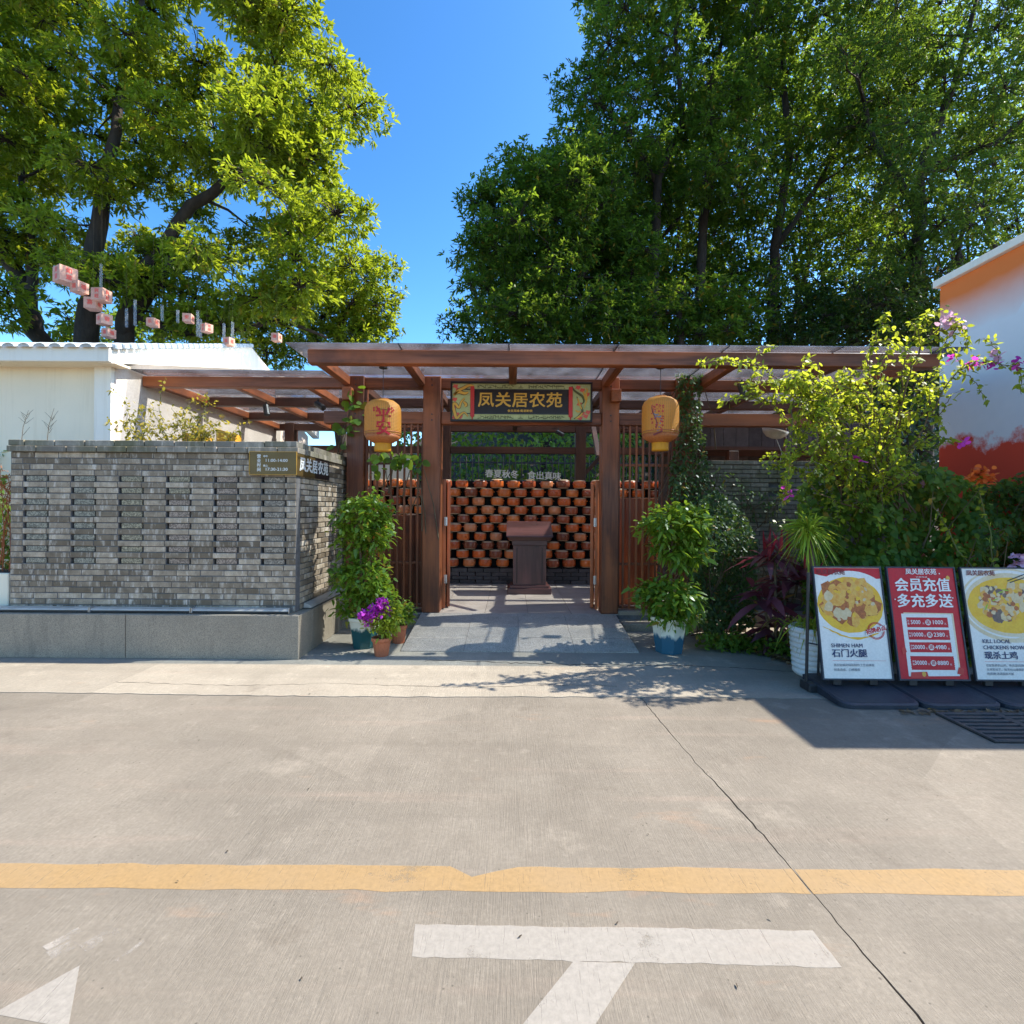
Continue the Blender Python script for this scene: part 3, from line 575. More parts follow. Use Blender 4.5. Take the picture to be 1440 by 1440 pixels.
MB().hull8([(-2.335, 5.75, .475), (-2.245, 5.75, .475), (-2.245, 7.0, .475), (-2.335, 7.0, .475)], [(-2.33, 5.75, .53), (-2.26, 5.75, .505), (-2.26, 7.0, .505), (-2.33, 7.0, .53)]).build('housing', M['alu'], o, bevel=.003); MB().box(-2.31, -2.27, 5.9, 5.95, .463, .4745).build('bracket', M['black'], o)
# plaques
pa, pb = P(352, 635, 5.53), P(419, 668, 5.53)
o = thing('opening_hours_plaque', ((pa.x + pb.x) / 2, 5.52, pb.z), 'bronze plaque with white opening hours on the wall corner', 'plaque')
MB().box(pa.x, -2.318, 5.508, 5.532, pb.z, pa.z, .002).build('plate', M['bronze'], o)
m = MB(); fr = .004
for bx in ((pa.x, -2.318, pa.z - fr, pa.z), (pa.x, -2.318, pb.z, pb.z + fr), (pa.x, pa.x + fr, pb.z + fr, pa.z - fr), (-2.318 - fr, -2.318, pb.z + fr, pa.z - fr)): m.box(bx[0], bx[1], 5.504, 5.5085, bx[2], bx[3])
m.build('border', M['gold'], o)
m = MB(); pw = -2.318 - pa.x; ph = pa.z - pb.z
for i, ch in enumerate('营业时间'): m.text(ch, (pa.x + pw * .205, 5.5078, pa.z - ph * (.22 + .19 * i)), .044, bold=.001)
m.build('heading_lettering', M['whiteink'], o); m = MB(); m.text('中午', (pa.x + pw * .345, 5.5078, pa.z - ph * .215), .026, bold=.0006); m.text('晚上', (pa.x + pw * .345, 5.5078, pa.z - ph * .62), .026, bold=.0006)
m.text('11:00-14:00', (pa.x + pw * .57, 5.5078, pa.z - ph * .39), .046, sx=1.12, bold=.0004); m.build('lettering', M['whiteink'], o); m = MB(); m.text('17:30-21:30', (pa.x + pw * .57, 5.5078, pa.z - ph * .77), .046, sx=1.12, bold=.0006); m.build('lettering', M['whiteink'], o)
zt, zb = pa.z - .015, pb.z - .005; RT = (0, 1, 0)
o = thing('name_plaque', (-2.32, 5.95, zb), 'dark bronze name plaque on the side of the brick wall', 'plaque')
MB().box(-2.339, -2.316, 5.535, 6.02, zb, zt, .002).build('plate', M['bronze'], o); MB().box(-2.337, -2.322, 6.022, 6.5, zb, zt, .002).build('dark_plate', M['blackink'], o)
m = MB()
for i, ch in enumerate('凤关居农苑'): m.text(ch, (-2.3155, 5.66 + .175 * i, (zt + zb) / 2), .165, RT, bold=.005)
m.build('lettering', M['whiteink'], o)

# ================================================================== WHITE HOUSE AT THE LEFT
hx, hy = -5.15, 6.62
wh = thing('white_house', (-8, 8, 0), 'cream stuccoed house with a wavy tiled gable roof', 'house')
ez = P(167, 485, 6.35).z; eb = P(167, 510, 6.4).z; RY = 9.75; rz = P(360, 488, RY).z
m = MB(); V = [(hx, hy, 0), (hx, 12.9, 0), (hx, 12.9, eb), (hx, RY, rz - .12), (hx, hy, eb)]; m.add(V, [(0, 1, 2, 3, 4)]); m.build('side_wall', M['stucco2'], wh)
MB().box(-14, hx - .005, hy, hy + .2, 0, eb + .02).build('front_wall', M['stucco'], wh)
MB().box(P(138, 520, hy).x, hx + .0, hy - .06, hy - .002, 0, eb - .005).build('pilaster', M['trim'], wh)
ex = hx + .17; fy = 6.35
rf = MB().add([(-14, fy, ez - .05), (ex, fy, ez - .05), (ex, RY, rz), (-14, RY, rz), (-14, 13.2, ez - .05), (ex, 13.2, ez - .05)], [(0, 1, 2, 3), (3, 2, 5, 4)]).build('roof', M['trim'], wh)
MB().box(-14, ex, fy - .04, fy, eb - .01, ez - .03, .004).build('fascia', M['trim'], wh)
MB().box(-14, ex - .005, fy + .001, hy + .05, eb - .008, eb + .02).build('soffit', M['stucco'], wh)
MB().hull8([(hx + .002, fy, eb - .02), (ex - .002, fy, eb - .02), (ex - .002, RY, rz - .42), (hx + .002, RY, rz - .42)], [(hx + .002, fy, ez - .06), (ex - .002, fy, ez - .06), (ex - .002, RY, rz - .01), (hx + .002, RY, rz - .01)]).build('bargeboard', M['trim'], wh)
MB().hull8([(hx + .002, RY + .002, rz - .42), (ex - .002, RY + .002, rz - .42), (ex - .002, 13.2, eb - .02), (hx + .002, 13.2, eb - .02)], [(hx + .002, RY + .002, rz - .01), (ex - .002, RY + .002, rz - .01), (ex - .002, 13.2, ez - .06), (hx + .002, 13.2, ez - .06)]).build('bargeboard', M['trim'], wh)
tl = MB(); n = 8; V = []; Fs = []; s0 = Vector((0, fy - .09, ez - .055)); s1 = Vector((0, RY, rz)); ns = 14
for i in range(ns + 1):
    q = s0.lerp(s1, i / ns)
    for k in range(n + 1): a = math.pi * k / n; V.append((.075 * math.cos(a), q.y, q.z + .045 * math.sin(a) + .010 * (i % 2)))
for i in range(ns):
    for k in range(n): a = i * (n + 1) + k; Fs.append((a, a + 1, a + n + 2, a + n + 1))
Fs.append(tuple(range(n + 1))); tl.add(V, Fs); me = None
for i in range(44):
    X = ex - .06 - .19 * i
    if me is None: o = tl.build('roof_tile', M['rooftile'], rf, True); me = o.data
    else: o = place('roof_tile', me, rf)
    o.location = Vector((X, 0, 0)) ; o.location -= Vector((0, 0, 0))
em = MB(); em.box(-.05, .075, -.055, .055, 0, .07, .012); me = None; nt_ = 26
for i in range(nt_):                                  # small verge tiles along the gable
    q = Vector((0, fy, ez - .05)).lerp(Vector((0, RY, rz)), (i + .5) / nt_)
    if me is None: o = em.build('verge_tile', M['rooftile']); me = o.data; o.parent = rf
    else: o = place('verge_tile', me, rf)
    o.location = Vector((ex - .02, q.y, q.z - .01)) - wloc(rf); o.rotation_euler = (R(15), 0, 0)
wa = thing('low_outbuilding', (-3.6, 13.2, 0), 'pale wall of a low building glimpsed behind the left pergola', 'building')
MB().box(-5.1, -2.6, 12.9, 13.3, 0, 3.0).build('wall', M['stucco'], wa); MB().box(-5.15, -2.5, 12.75, 13.4, 3.002, 3.12).build('roof', M['rooftile'], wa)

# ================================================================== PERGOLA
pg = thing('timber_pergola', (0, 7.1, 0), 'reddish brown timber entrance pergola with a dusty glass roof', 'pergola')
W = M
def bx(name, x0, x1, y0, y1, z0, z1, ax, pre='wood_', par=None, c=.006): return MB().box(x0, x1, y0, y1, z0, z1, c).build(name, M[pre + ax], par or pg)
PO = [(-2.285, -2.05), (-1.235, -.99), (1.235, 1.47), (2.255, 2.49)]
ZT = P(600, 529, 7.05).z
for i, (a, b) in enumerate(PO): bx('post', a, b, 7.05, 7.29, .1 if i in (0, 3) else .166, ZT, 'z', c=.008)
for a, b in PO:
    for z in (2.82, 2.90, 3.30, 3.38): xc = (a + b) / 2; MB().tube([(xc, 7.052, z), (xc, 7.040, z)], [.012, .010], 6).build('bolt', M['black'], pg)
def spans(xs0, xs1, gaps):
    out = []; x = xs0
    for a, b in gaps:
        if b <= xs0 or a >= xs1: continue
        if a > x: out.append((x, a))
        x = b
    if x < xs1: out.append((x, xs1))
    return out
for a, b in spans(-5.14, 4.95, PO): bx('beam', a, b, 7.10, 7.24, 3.27, 3.41, 'x')
for a, b in spans(-2.62, 4.6, PO): bx('beam', a, b, 7.10, 7.24, 2.775, 2.945, 'x')
bx('eave_beam', -2.36, 4.9, 5.87, 6.0, 3.26, 3.42, 'x', c=.008)
RX = [-2.29, -1.26, 0.0, 1.28, 2.62, 3.85, 4.83]
for X in RX: bx('rafter', X - .05, X + .05, 6.001, 7.099, 3.295, 3.415, 'y')
for (a, b), sgn in ((PO[0], -1), (PO[2], 1)): MB().box(a - .03 if sgn < 0 else b - .13, a + .10 if sgn < 0 else b - .0, 6.93, 7.048, 3.07, 3.24, .006).build('beam_end', M['wood_y'], pg)
# the part over the yard
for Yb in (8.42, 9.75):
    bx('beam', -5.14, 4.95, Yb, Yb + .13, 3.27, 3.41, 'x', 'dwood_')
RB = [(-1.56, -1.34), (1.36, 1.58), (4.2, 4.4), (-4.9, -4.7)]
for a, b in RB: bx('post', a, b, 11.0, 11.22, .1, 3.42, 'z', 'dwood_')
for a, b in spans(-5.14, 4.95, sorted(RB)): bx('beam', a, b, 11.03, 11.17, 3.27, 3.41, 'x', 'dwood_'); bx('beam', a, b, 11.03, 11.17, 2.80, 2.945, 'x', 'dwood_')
LX = [-5.06, -3.95, -2.9, -2.17, -1.11, 0.05, 1.35, 2.37, 3.6, 4.85]
for X in LX:
    for a, b in ((7.241, 8.419), (8.551, 9.749), (9.881, 11.029)):
        if X in (-1.11, 1.35) and b > 11: continue
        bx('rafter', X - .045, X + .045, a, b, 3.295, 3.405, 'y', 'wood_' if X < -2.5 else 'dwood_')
for X0, X1, s in ((1.58, 1.95, 1), (-1.56, -1.93, 1)):
    MB().hull8([(X0, 11.05, 2.45), (X0 + .001, 11.05, 2.33), (X0 + .001, 11.13, 2.33), (X0, 11.13, 2.45)], [(X1 - .05, 11.05, 2.8), (X1 + .05, 11.05, 2.8), (X1 + .05, 11.13, 2.8), (X1 - .05, 11.13, 2.8)]).build('brace', M['dwood_z'], pg)
MB().hull8([(1.235, 7.6, 2.4), (1.235, 7.5, 2.4), (1.3, 7.5, 2.4), (1.3, 7.6, 2.4)], [(1.235, 8.4, 3.2), (1.235, 8.3, 3.2), (1.3, 8.3, 3.2), (1.3, 8.4, 3.2)]).build('brace', M['dwood_z'], pg)
GX = [-2.54, -1.28, -.045, 1.17, 2.41, 3.68, 5.1]
for i in range(6):
    for a, b in ((5.70, 7.16), (7.175, 8.48), (8.495, 9.81), (9.825, 11.4)):
        MB().box(GX[i] + .006, GX[i + 1] - .006, a, b, 3.431, 3.441).build('glass_panel', M['glass'], pg)
for xa, xb in ((-5.12, -3.93), (-3.918, -2.553)):
    for a, b in ((6.86, 8.48), (8.495, 9.81), (9.825, 11.4)): MB().box(xa, xb, a, b, 3.431, 3.441).build('glass_panel', M['glass'], pg)
for i in range(1, 6): MB().box(GX[i] - .0055, GX[i] + .0055, 5.70, 11.4, 3.429, 3.443).build('glass_joint', M['black'], pg)
lit = MB()                                            # fallen leaves lying on the glass
n = 60; q = np.stack([rng.uniform(-5, 5, n), rng.uniform(6.0, 11, n), np.full(n, 3.445)], 1); q = q[(q[:, 0] > -2.5) | (q[:, 1] > 6.95)]
V, Q, A = leaves(q, np.stack([rng.normal(0, 1, len(q)), rng.normal(0, 1, len(q)), np.full(len(q), .02)], 1), .13, .05, LANCE, 0, .05); tag(np_mesh('leaf_litter', V, Q, M['litter'], A), 'dry leaves lying scattered on the glass roof', 'leaves', kind='stuff')
# spotlights under the roof
for i, (X, Y, lb) in enumerate(((-3.95, 8.2, 'small black spotlight under the left pergola, leftmost'), (-3.0, 7.9, 'black tilted spotlight under the left pergola beam'), (-2.9, 9.5, 'black spotlight hanging deep under the left pergola'), (-2.3, 8.3, 'black spotlight beside the left outer post'), (-1.35, 8.2, 'black spotlight just left of the inner left post'), (.95, 10.6, 'small black spotlight behind the signboard'), (2.95, 6.6, 'small black box light under the right eave'))):
    o = thing('spotlight', (X, Y, 3.27), lb, 'spotlight', 'spotlights under the pergola'); MB().tube([(X, Y, 3.29), (X, Y, 3.20)], .012, 6).build('stem', M['black'], o)
    d = Vector((.25, -.2, -1)) if i % 2 == 0 else Vector((.8, -.3, -.5)); d.normalize(); p = Vector((X, Y, 3.19)); MB().tube([p - d * .05, p + d * .12, p + d * .122], [.045, .048, .03], 10).build('can', M['black'], o)
# lattice screens
def lattice(x0, x1, lb):
    o = thing('lattice_screen', ((x0 + x1) / 2, 7.16, .2), lb, 'screen', 'lattice screens beside the doorway'); zb, zt = .225, 2.774; Y0, Y1 = 7.13, 7.19
    for a, b in ((x0, x0 + .03), (x1 - .03, x1)): MB().box(a, b, Y0, Y1, zb, zt, .003).build('stile', M['wood_z'], o)
    for z in (zb, .83, 2.21, zt - .045): MB().box(x0 + .031, x1 - .031, Y0 + .008, Y1 - .018, z, z + .032, .002).build('rail', M['wood_x'], o)
    n = int((x1 - x0 - .06) / .088); me = None
    for i in range(n):
        X = x0 + .03 + (x1 - x0 - .06) * (i + .5) / n; s = MB().box(X - .014, X + .014, Y0 - .016, Y0 + .0075, zb + .002, zt - .002, .002).build('slat', M['wood_z'], o)
lattice(-2.049, -1.236, 'brown slatted lattice screen left of the doorway'); lattice(1.471, 2.254, 'brown slatted lattice screen right of the doorway')
# folded door leaves
def door(sg, lb):
    X = sg * .965 + (.125 if sg > 0 else 0) ; X = -.988 if sg < 0 else 1.233
    o = thing('folding_door', (X, 7.3, .167), lb, 'door', 'door leaves folded inward')
    for i, (ya, ln, off, zt) in enumerate(((7.295, .50, .0, 2.02), (7.40, .52, .052, 1.98))):
        xa = X - sg * off; th = .046; dx = sg * .19; nl = math.hypot(dx, 1); ux, uy = dx / nl, 1 / nl; q0 = (xa - sg * th, ya); q1 = (xa, ya); q2 = (xa + ux * ln, ya + uy * ln); q3 = (xa - sg * th + ux * ln, ya + uy * ln); ring = [q0, q1, q2, q3] if sg > 0 else [q1, q0, q3, q2]
        lf = MB().hull8([(x_, y_, .185) for x_, y_ in ring], [(x_, y_, zt) for x_, y_ in ring]).build('leaf', M['owood_z'], o, bevel=.004)
        for z in (.5, 1.15, 1.8):
            fx = lambda t: (xa - sg * (th + .003) + ux * ln * t, ya + uy * ln * t); p0, p1 = fx(.15), fx(.85); MB().hull8([(p0[0], p0[1], z - .22), (p0[0] + sg * .002, p0[1], z - .22), (p1[0] + sg * .002, p1[1], z - .22), (p1[0], p1[1], z - .22)], [(p0[0], p0[1], z + .2), (p0[0] + sg * .002, p0[1], z + .2), (p1[0] + sg * .002, p1[1], z + .2), (p1[0], p1[1], z + .2)]).build('panel', M['owood_z'], lf)
    xh = X - sg * .05
    for z in (.60, 1.42): m = MB(); m.box(xh - .02, xh + .02, 7.275, 7.293, z - .06, z + .06); m.tube([(xh, 7.27, z - .065), (xh, 7.27, z + .065)], .009, 6); m.build('hinge', M['steel'], o)
door(-1, 'orange brown door leaves folded against the left doorpost'); door(1, 'orange brown door leaves folded against the right doorpost')
for x0, x1, lb in ((1.55, 2.2, 'plain red brown board panel behind the right lattice'), (-2.0, -1.3, 'plain red brown board panel behind the left lattice')):
    o = thing('board_panel', ((x0 + x1) / 2, 7.75, .167), lb, 'panel')
    for i in range(4): a = x0 + (x1 - x0) * i / 4; MB().box(a + .002, a + (x1 - x0) / 4 - .002, 7.74, 7.77, .17, 1.78 if x0 > 0 else 1.5, .003).build('board', M['owood_z' if x0 > 0 else 'wood_z'], o)

# ================================================================== WALL OF CLAY POTS
bwY = 9.93; pw = thing('pot_wall', (0, 10.05, .165), 'wall of stacked brown glazed clay pots on dark bricks', 'wall')
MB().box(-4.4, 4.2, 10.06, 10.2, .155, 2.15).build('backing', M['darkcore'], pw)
bk = MB().box(-.145, .145, 0, .25, -.034, .034, .003); me = None
for r_ in range(4):
    for i in range(27):
        X = -4.2 + .305 * i + (.15 if r_ % 2 else 0)
        if abs(X) > 4.1: continue
        loc = Vector((X, 9.80 + rng.normal(0, .002), .205 + .074 * r_)) - wloc(pw)
        if me is None: o = bk.build('brick', M['darkbrick']); me = o.data; o.parent = pw; o.location = loc
        else: place('brick', me, pw, loc)
pots = []
for v in range(3):
    m = MB(); hh = .148 + .004 * v
    m.mi = 0; m.lathe(0, 0, [(.106, .012), (.125, .022), (.132, .045), (.132, .108), (.126, .128 + .002 * v)], 16)
    m.mi = 1; m.lathe(0, 0, [(.09, 0), (.108, .005), (.113, .0125)], 16); m.lathe(0, 0, [(.127, .129), (.119, .142), (.085, hh), (.01, hh + .002)], 16)
    m.mi = 0
    for s in (-1, 1): m.tube([(s * .125, -.02, .085), (s * .150, -.02, .09), (s * .150, .02, .09), (s * .125, .02, .085)], .010, 5)
    o = m.build('clay_pot', [M['clay'], M['clayrim']]); o.data.polygons.foreach_set('use_smooth', [True] * len(o.data.polygons)); pots.append(o.data); D.objects.remove(o)
for r_ in range(10):
    z = P(720, 798 - 12.42 * r_, bwY - .12).z; X = -3.06 + (.162 if r_ % 2 else 0) + rng.normal(0, .014)
    while X < 3.3:
        o = place('clay_pot', pots[int(rng.integers(3))], pw, Vector((X + rng.normal(0, .012), bwY + rng.normal(0, .012), z)) - wloc(pw), (0, 0, rng.uniform(-.25, .25))); s = rng.uniform(.91, .99); o.scale = (s, s, s * 1.13); o.rotation_euler = (rng.normal(0, .02), rng.normal(0, .025), rng.uniform(0, 6.28)); X += .324
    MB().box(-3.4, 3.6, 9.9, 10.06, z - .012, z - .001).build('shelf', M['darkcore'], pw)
o = thing('standing_lettering', (.2, 9.95, 2.22), 'white cut-out characters standing along the top of the pot wall', 'lettering')
for i, ch in enumerate('春夏秋冬·食出真味'):
    q = P(688 + 11.9 * i, 666.5 + .5 * i, 9.8); MB().text(ch, q, .165, depth=.012, bold=.0022).build('character', M['whiteink'], o)
MB().box(-.62, 1.02, 9.82, 9.835, P(720, 676.5, 9.82).z, P(720, 675, 9.82).z).build('rail', M['black'], o)
# lectern
LY = 8.68; lc = thing('lectern', (P(745, 830, LY).x, LY + .2, .167), 'dark brown wooden lectern standing in the doorway', 'lectern'); lx = lambda u: P(u, 780, LY).x; lz = lambda v: P(745, v, LY).z
MB().box(lx(713.5), lx(775.5), LY - .06, LY + .46, .166, lz(827), .006).build('base', M['lectern_x'], lc); MB().box(lx(717), lx(772), LY - .03, LY + .43, lz(827) + .001, lz(823), .005).build('base_moulding', M['lectern_x'], lc)
MB().box(lx(721.5), lx(768), LY, LY + .40, lz(823) + .001, lz(767), .004).build('body', M['lectern'], lc)
for a, b in ((726.5, 727.5), (762, 763)): MB().box(lx(a), lx(b), LY - .004, LY + .001, lz(820), lz(770)).build('groove', M['blackink'], lc)
MB().box(lx(728), lx(761.5), LY - .007, LY - .0005, lz(821), lz(769), .002).build('front_panel', M['lectern'], lc)
MB().box(lx(720), lx(769.5), LY - .02, LY + .42, lz(767) + .001, lz(760), .004).build('neck', M['lectern_x'], lc)
m = MB(); m.hull8([(lx(717), LY - .05, lz(760) + .001), (lx(772.5), LY - .05, lz(760) + .001), (lx(772.5), LY + .46, lz(760) + .001), (lx(717), LY + .46, lz(760) + .001)], [(lx(713), LY - .10, lz(754.5)), (lx(776.5), LY - .10, lz(754.5)), (lx(776.5), LY + .5, lz(754.5)), (lx(713), LY + .5, lz(754.5))]); m.build('cornice', M['lectern_x'], lc)
MB().hull8([(lx(712), LY - .12, lz(754.5) + .001), (lx(777), LY - .12, lz(754.5) + .001), (lx(777), LY + .5, lz(754.5) + .001), (lx(712), LY + .5, lz(754.5) + .001)], [(lx(712), LY - .115, lz(753)), (lx(777), LY - .115, lz(753)), (lx(777), LY + .5, lz(734)), (lx(712), LY + .5, lz(734))]).build('slanted_top', M['lectern_x'], lc)

# ================================================================== SIGNBOARD
sY = 6.98; sb = thing('signboard', (P(733, 592, sY).x, sY, P(733, 592, sY).z), 'long black signboard with gold characters and dragon and phoenix border', 'sign')
a, b = P(634, 538, sY), P(832.5, 592, sY); cx = (a.x + b.x) / 2; sw = b.x - a.x; zb_, zt_ = P(733, 593.5, sY).z, P(733, 537.5, sY).z; sh = zt_ - zb_
def S(u, v): return (a.x + sw * u, zt_ - sh * v)                 # fractions of the board
MB().box(a.x, b.x, sY - .012, sY + .03, zb_, zt_).build('back_board', M['dwood_x'], sb)
m = MB(); t_ = .025
for q in ((a.x - .0, b.x, zt_ - t_, zt_), (a.x, b.x, zb_, zb_ + t_), (a.x, a.x + t_, zb_ + t_, zt_ - t_), (b.x - t_, b.x, zb_ + t_, zt_ - t_)): m.box(q[0], q[1], sY - .04, sY - .0125, q[2], q[3], .003)
m.build('frame', M['blackink'], sb)
def rect(m, u0, u1, v0, v1, d): p, q = S(u0, v1), S(u1, v0); m.box(p[0], q[0], sY - d, sY - d + .004, p[1], q[1])
m = MB(); rect(m, .012, .988, .05, .95, .0165); m.build('sage_field', M['sage'], sb)
m = MB(); rect(m, .165, .835, .20, .80, .021); m.build('black_field', M['blackink'], sb)
m = MB(); rect(m, .10, .86, .185, .21, .025); rect(m, .10, .86, .79, .815, .025); m.build('scroll_line', M['black'], sb)
for u in (.140, .833):
    p, q = S(u, .88), S(u + .028, .12); MB().box(p[0], q[0], sY - .034, sY - .022, p[1], q[1], .004).build('scroll_end', M['redlac'], sb)
    m = MB(); p = S(u + .014, .955); q = S(u + .014, .88); m.tube([(p[0], sY - .024, p[1]), (q[0], sY - .024, q[1])], [.004, .014], 6); m.build('tassel', M['redlac'], sb)
m = MB(); rr = random.Random(3)
for v0, v1 in ((.075, .165), (.845, .93)):                       # fret pattern
    for s0, s1 in ((.19, .44), (.55, .80)):
        u = s0
        while u < s1:
            wd = rr.uniform(.008, .02); vv = rr.uniform(v0, v1 - .015); rect(m, u, u + wd, vv, vv + .014, .021); rect(m, u, u + .003, v0 if rr.random() < .5 else vv, vv + .014 if rr.random() < .5 else v1, .0212); u += wd * .75
    for k in range(3): rect(m, .478 + .01 * k, .512 - .01 * k, v1 - .02 - .03 * k, v1 - .007 - .03 * k, .021)
m.build('fret_line', M['sagedark'], sb)['kind'] = 'stuff'
m = MB()
for u, v in ((.035, .12), (.055, .2), (.03, .45), (.045, .82), (.07, .88), (.03, .9), (.90, .13), (.93, .2), (.965, .3), (.955, .85), (.93, .78), (.97, .75), (.91, .55), (.03, .62), (.915, .9)):
    m = MB(); p = S(u, v); k = 9; m.flat([(math.cos(i * 6.283 / k) * .045 * (1 if i % 2 else .65), math.sin(i * 6.283 / k) * .034 * (1 if i % 2 else .65)) for i in range(k)], (p[0], sY - .0185, p[1]), (1, 0, 0), (0, 0, 1), 0, .002); m.build('red_cloud', M['cloud'], sb)
def ribbon(m, pts, wd, d):
    q = [S(*p) for p in pts]; c = []
    for i in range(len(q) - 1):
        for s in range(5): 
            p0, p1, p2, p3 = q[max(i - 1, 0)], q[i], q[i + 1], q[min(i + 2, len(q) - 1)]; t = s / 5
            c.append(tuple(.5 * (2 * p1[k] + (p2[k] - p0[k]) * t + (2 * p0[k] - 5 * p1[k] + 4 * p2[k] - p3[k]) * t * t + (3 * p1[k] - p0[k] - 3 * p2[k] + p3[k]) * t ** 3) for k in (0, 1)))
    c.append(q[-1]); n = len(c); V = []; Fs = []
    for i, p in enumerate(c):
        e = c[min(i + 1, n - 1)]; f = c[max(i - 1, 0)]; dx, dz = e[0] - f[0], e[1] - f[1]; l = math.hypot(dx, dz) or 1; w_ = wd * math.sin(math.pi * (.12 + .80 * i / n)); V += [(p[0] - dz / l * w_, sY - d, p[1] + dx / l * w_), (p[0] + dz / l * w_, sY - d, p[1] - dx / l * w_)]
        if i: Fs.append((2 * i - 2, 2 * i - 1, 2 * i + 1, 2 * i))
    m.add(V, Fs)
drg = [[(.025, .36), (.05, .24), (.09, .17), (.13, .10), (.165, .11)], [(.02, .33), (.06, .27), (.10, .30), (.125, .27)], [(.10, .42), (.075, .52), (.06, .66), (.035, .56), (.018, .60), (.03, .78), (.045, .92), (.075, .82), (.10, .78), (.125, .88)], [(.09, .5), (.11, .58), (.10, .63)]]
mo = MB(); mg = MB()
for q in drg: ribbon(mo, q, .026, .0235); ribbon(mg, q, .019, .0255)
mo.build('dragon_outline', M['black'], sb); mg.build('dragon_figure', M['gold'], sb)
m = MB(); mo = MB()
for q in ([(.855, .10), (.87, .2), (.90, .28), (.93, .36), (.94, .48), (.925, .55)], [(.89, .36), (.905, .5), (.92, .62), (.93, .74), (.90, .86), (.87, .92)]): ribbon(mo, q, .016, .0235)
for q in ([(.895, .40), (.91, .55), (.925, .68)], [(.93, .76), (.915, .84), (.88, .92)], [(.95, .15), (.965, .2), (.955, .3), (.96, .42), (.95, .55), (.945, .66)], [(.935, .22), (.945, .34), (.952, .45)], [(.88, .7), (.9, .74), (.915, .72)]): ribbon(m, q, .012, .0255)
mo.build('phoenix_outline', M['sagedark'], sb); m.build('phoenix_figure', M['gold'], sb)
for i, ch in enumerate('凤关居农苑'): p = S(.25 + .1205 * i, .48); MB().text(ch, (p[0], sY - .0215, p[1]), .215, depth=.008, bold=.0035, sx=1.05).build('character', M['gold'], sb)
p = S(.49, .73); MB().text('食自其味·韵至酌饮', (p[0], sY - .0215, p[1]), .036, depth=.003, bold=.001, sx=1.15).build('small_lettering', M['gold'], sb)

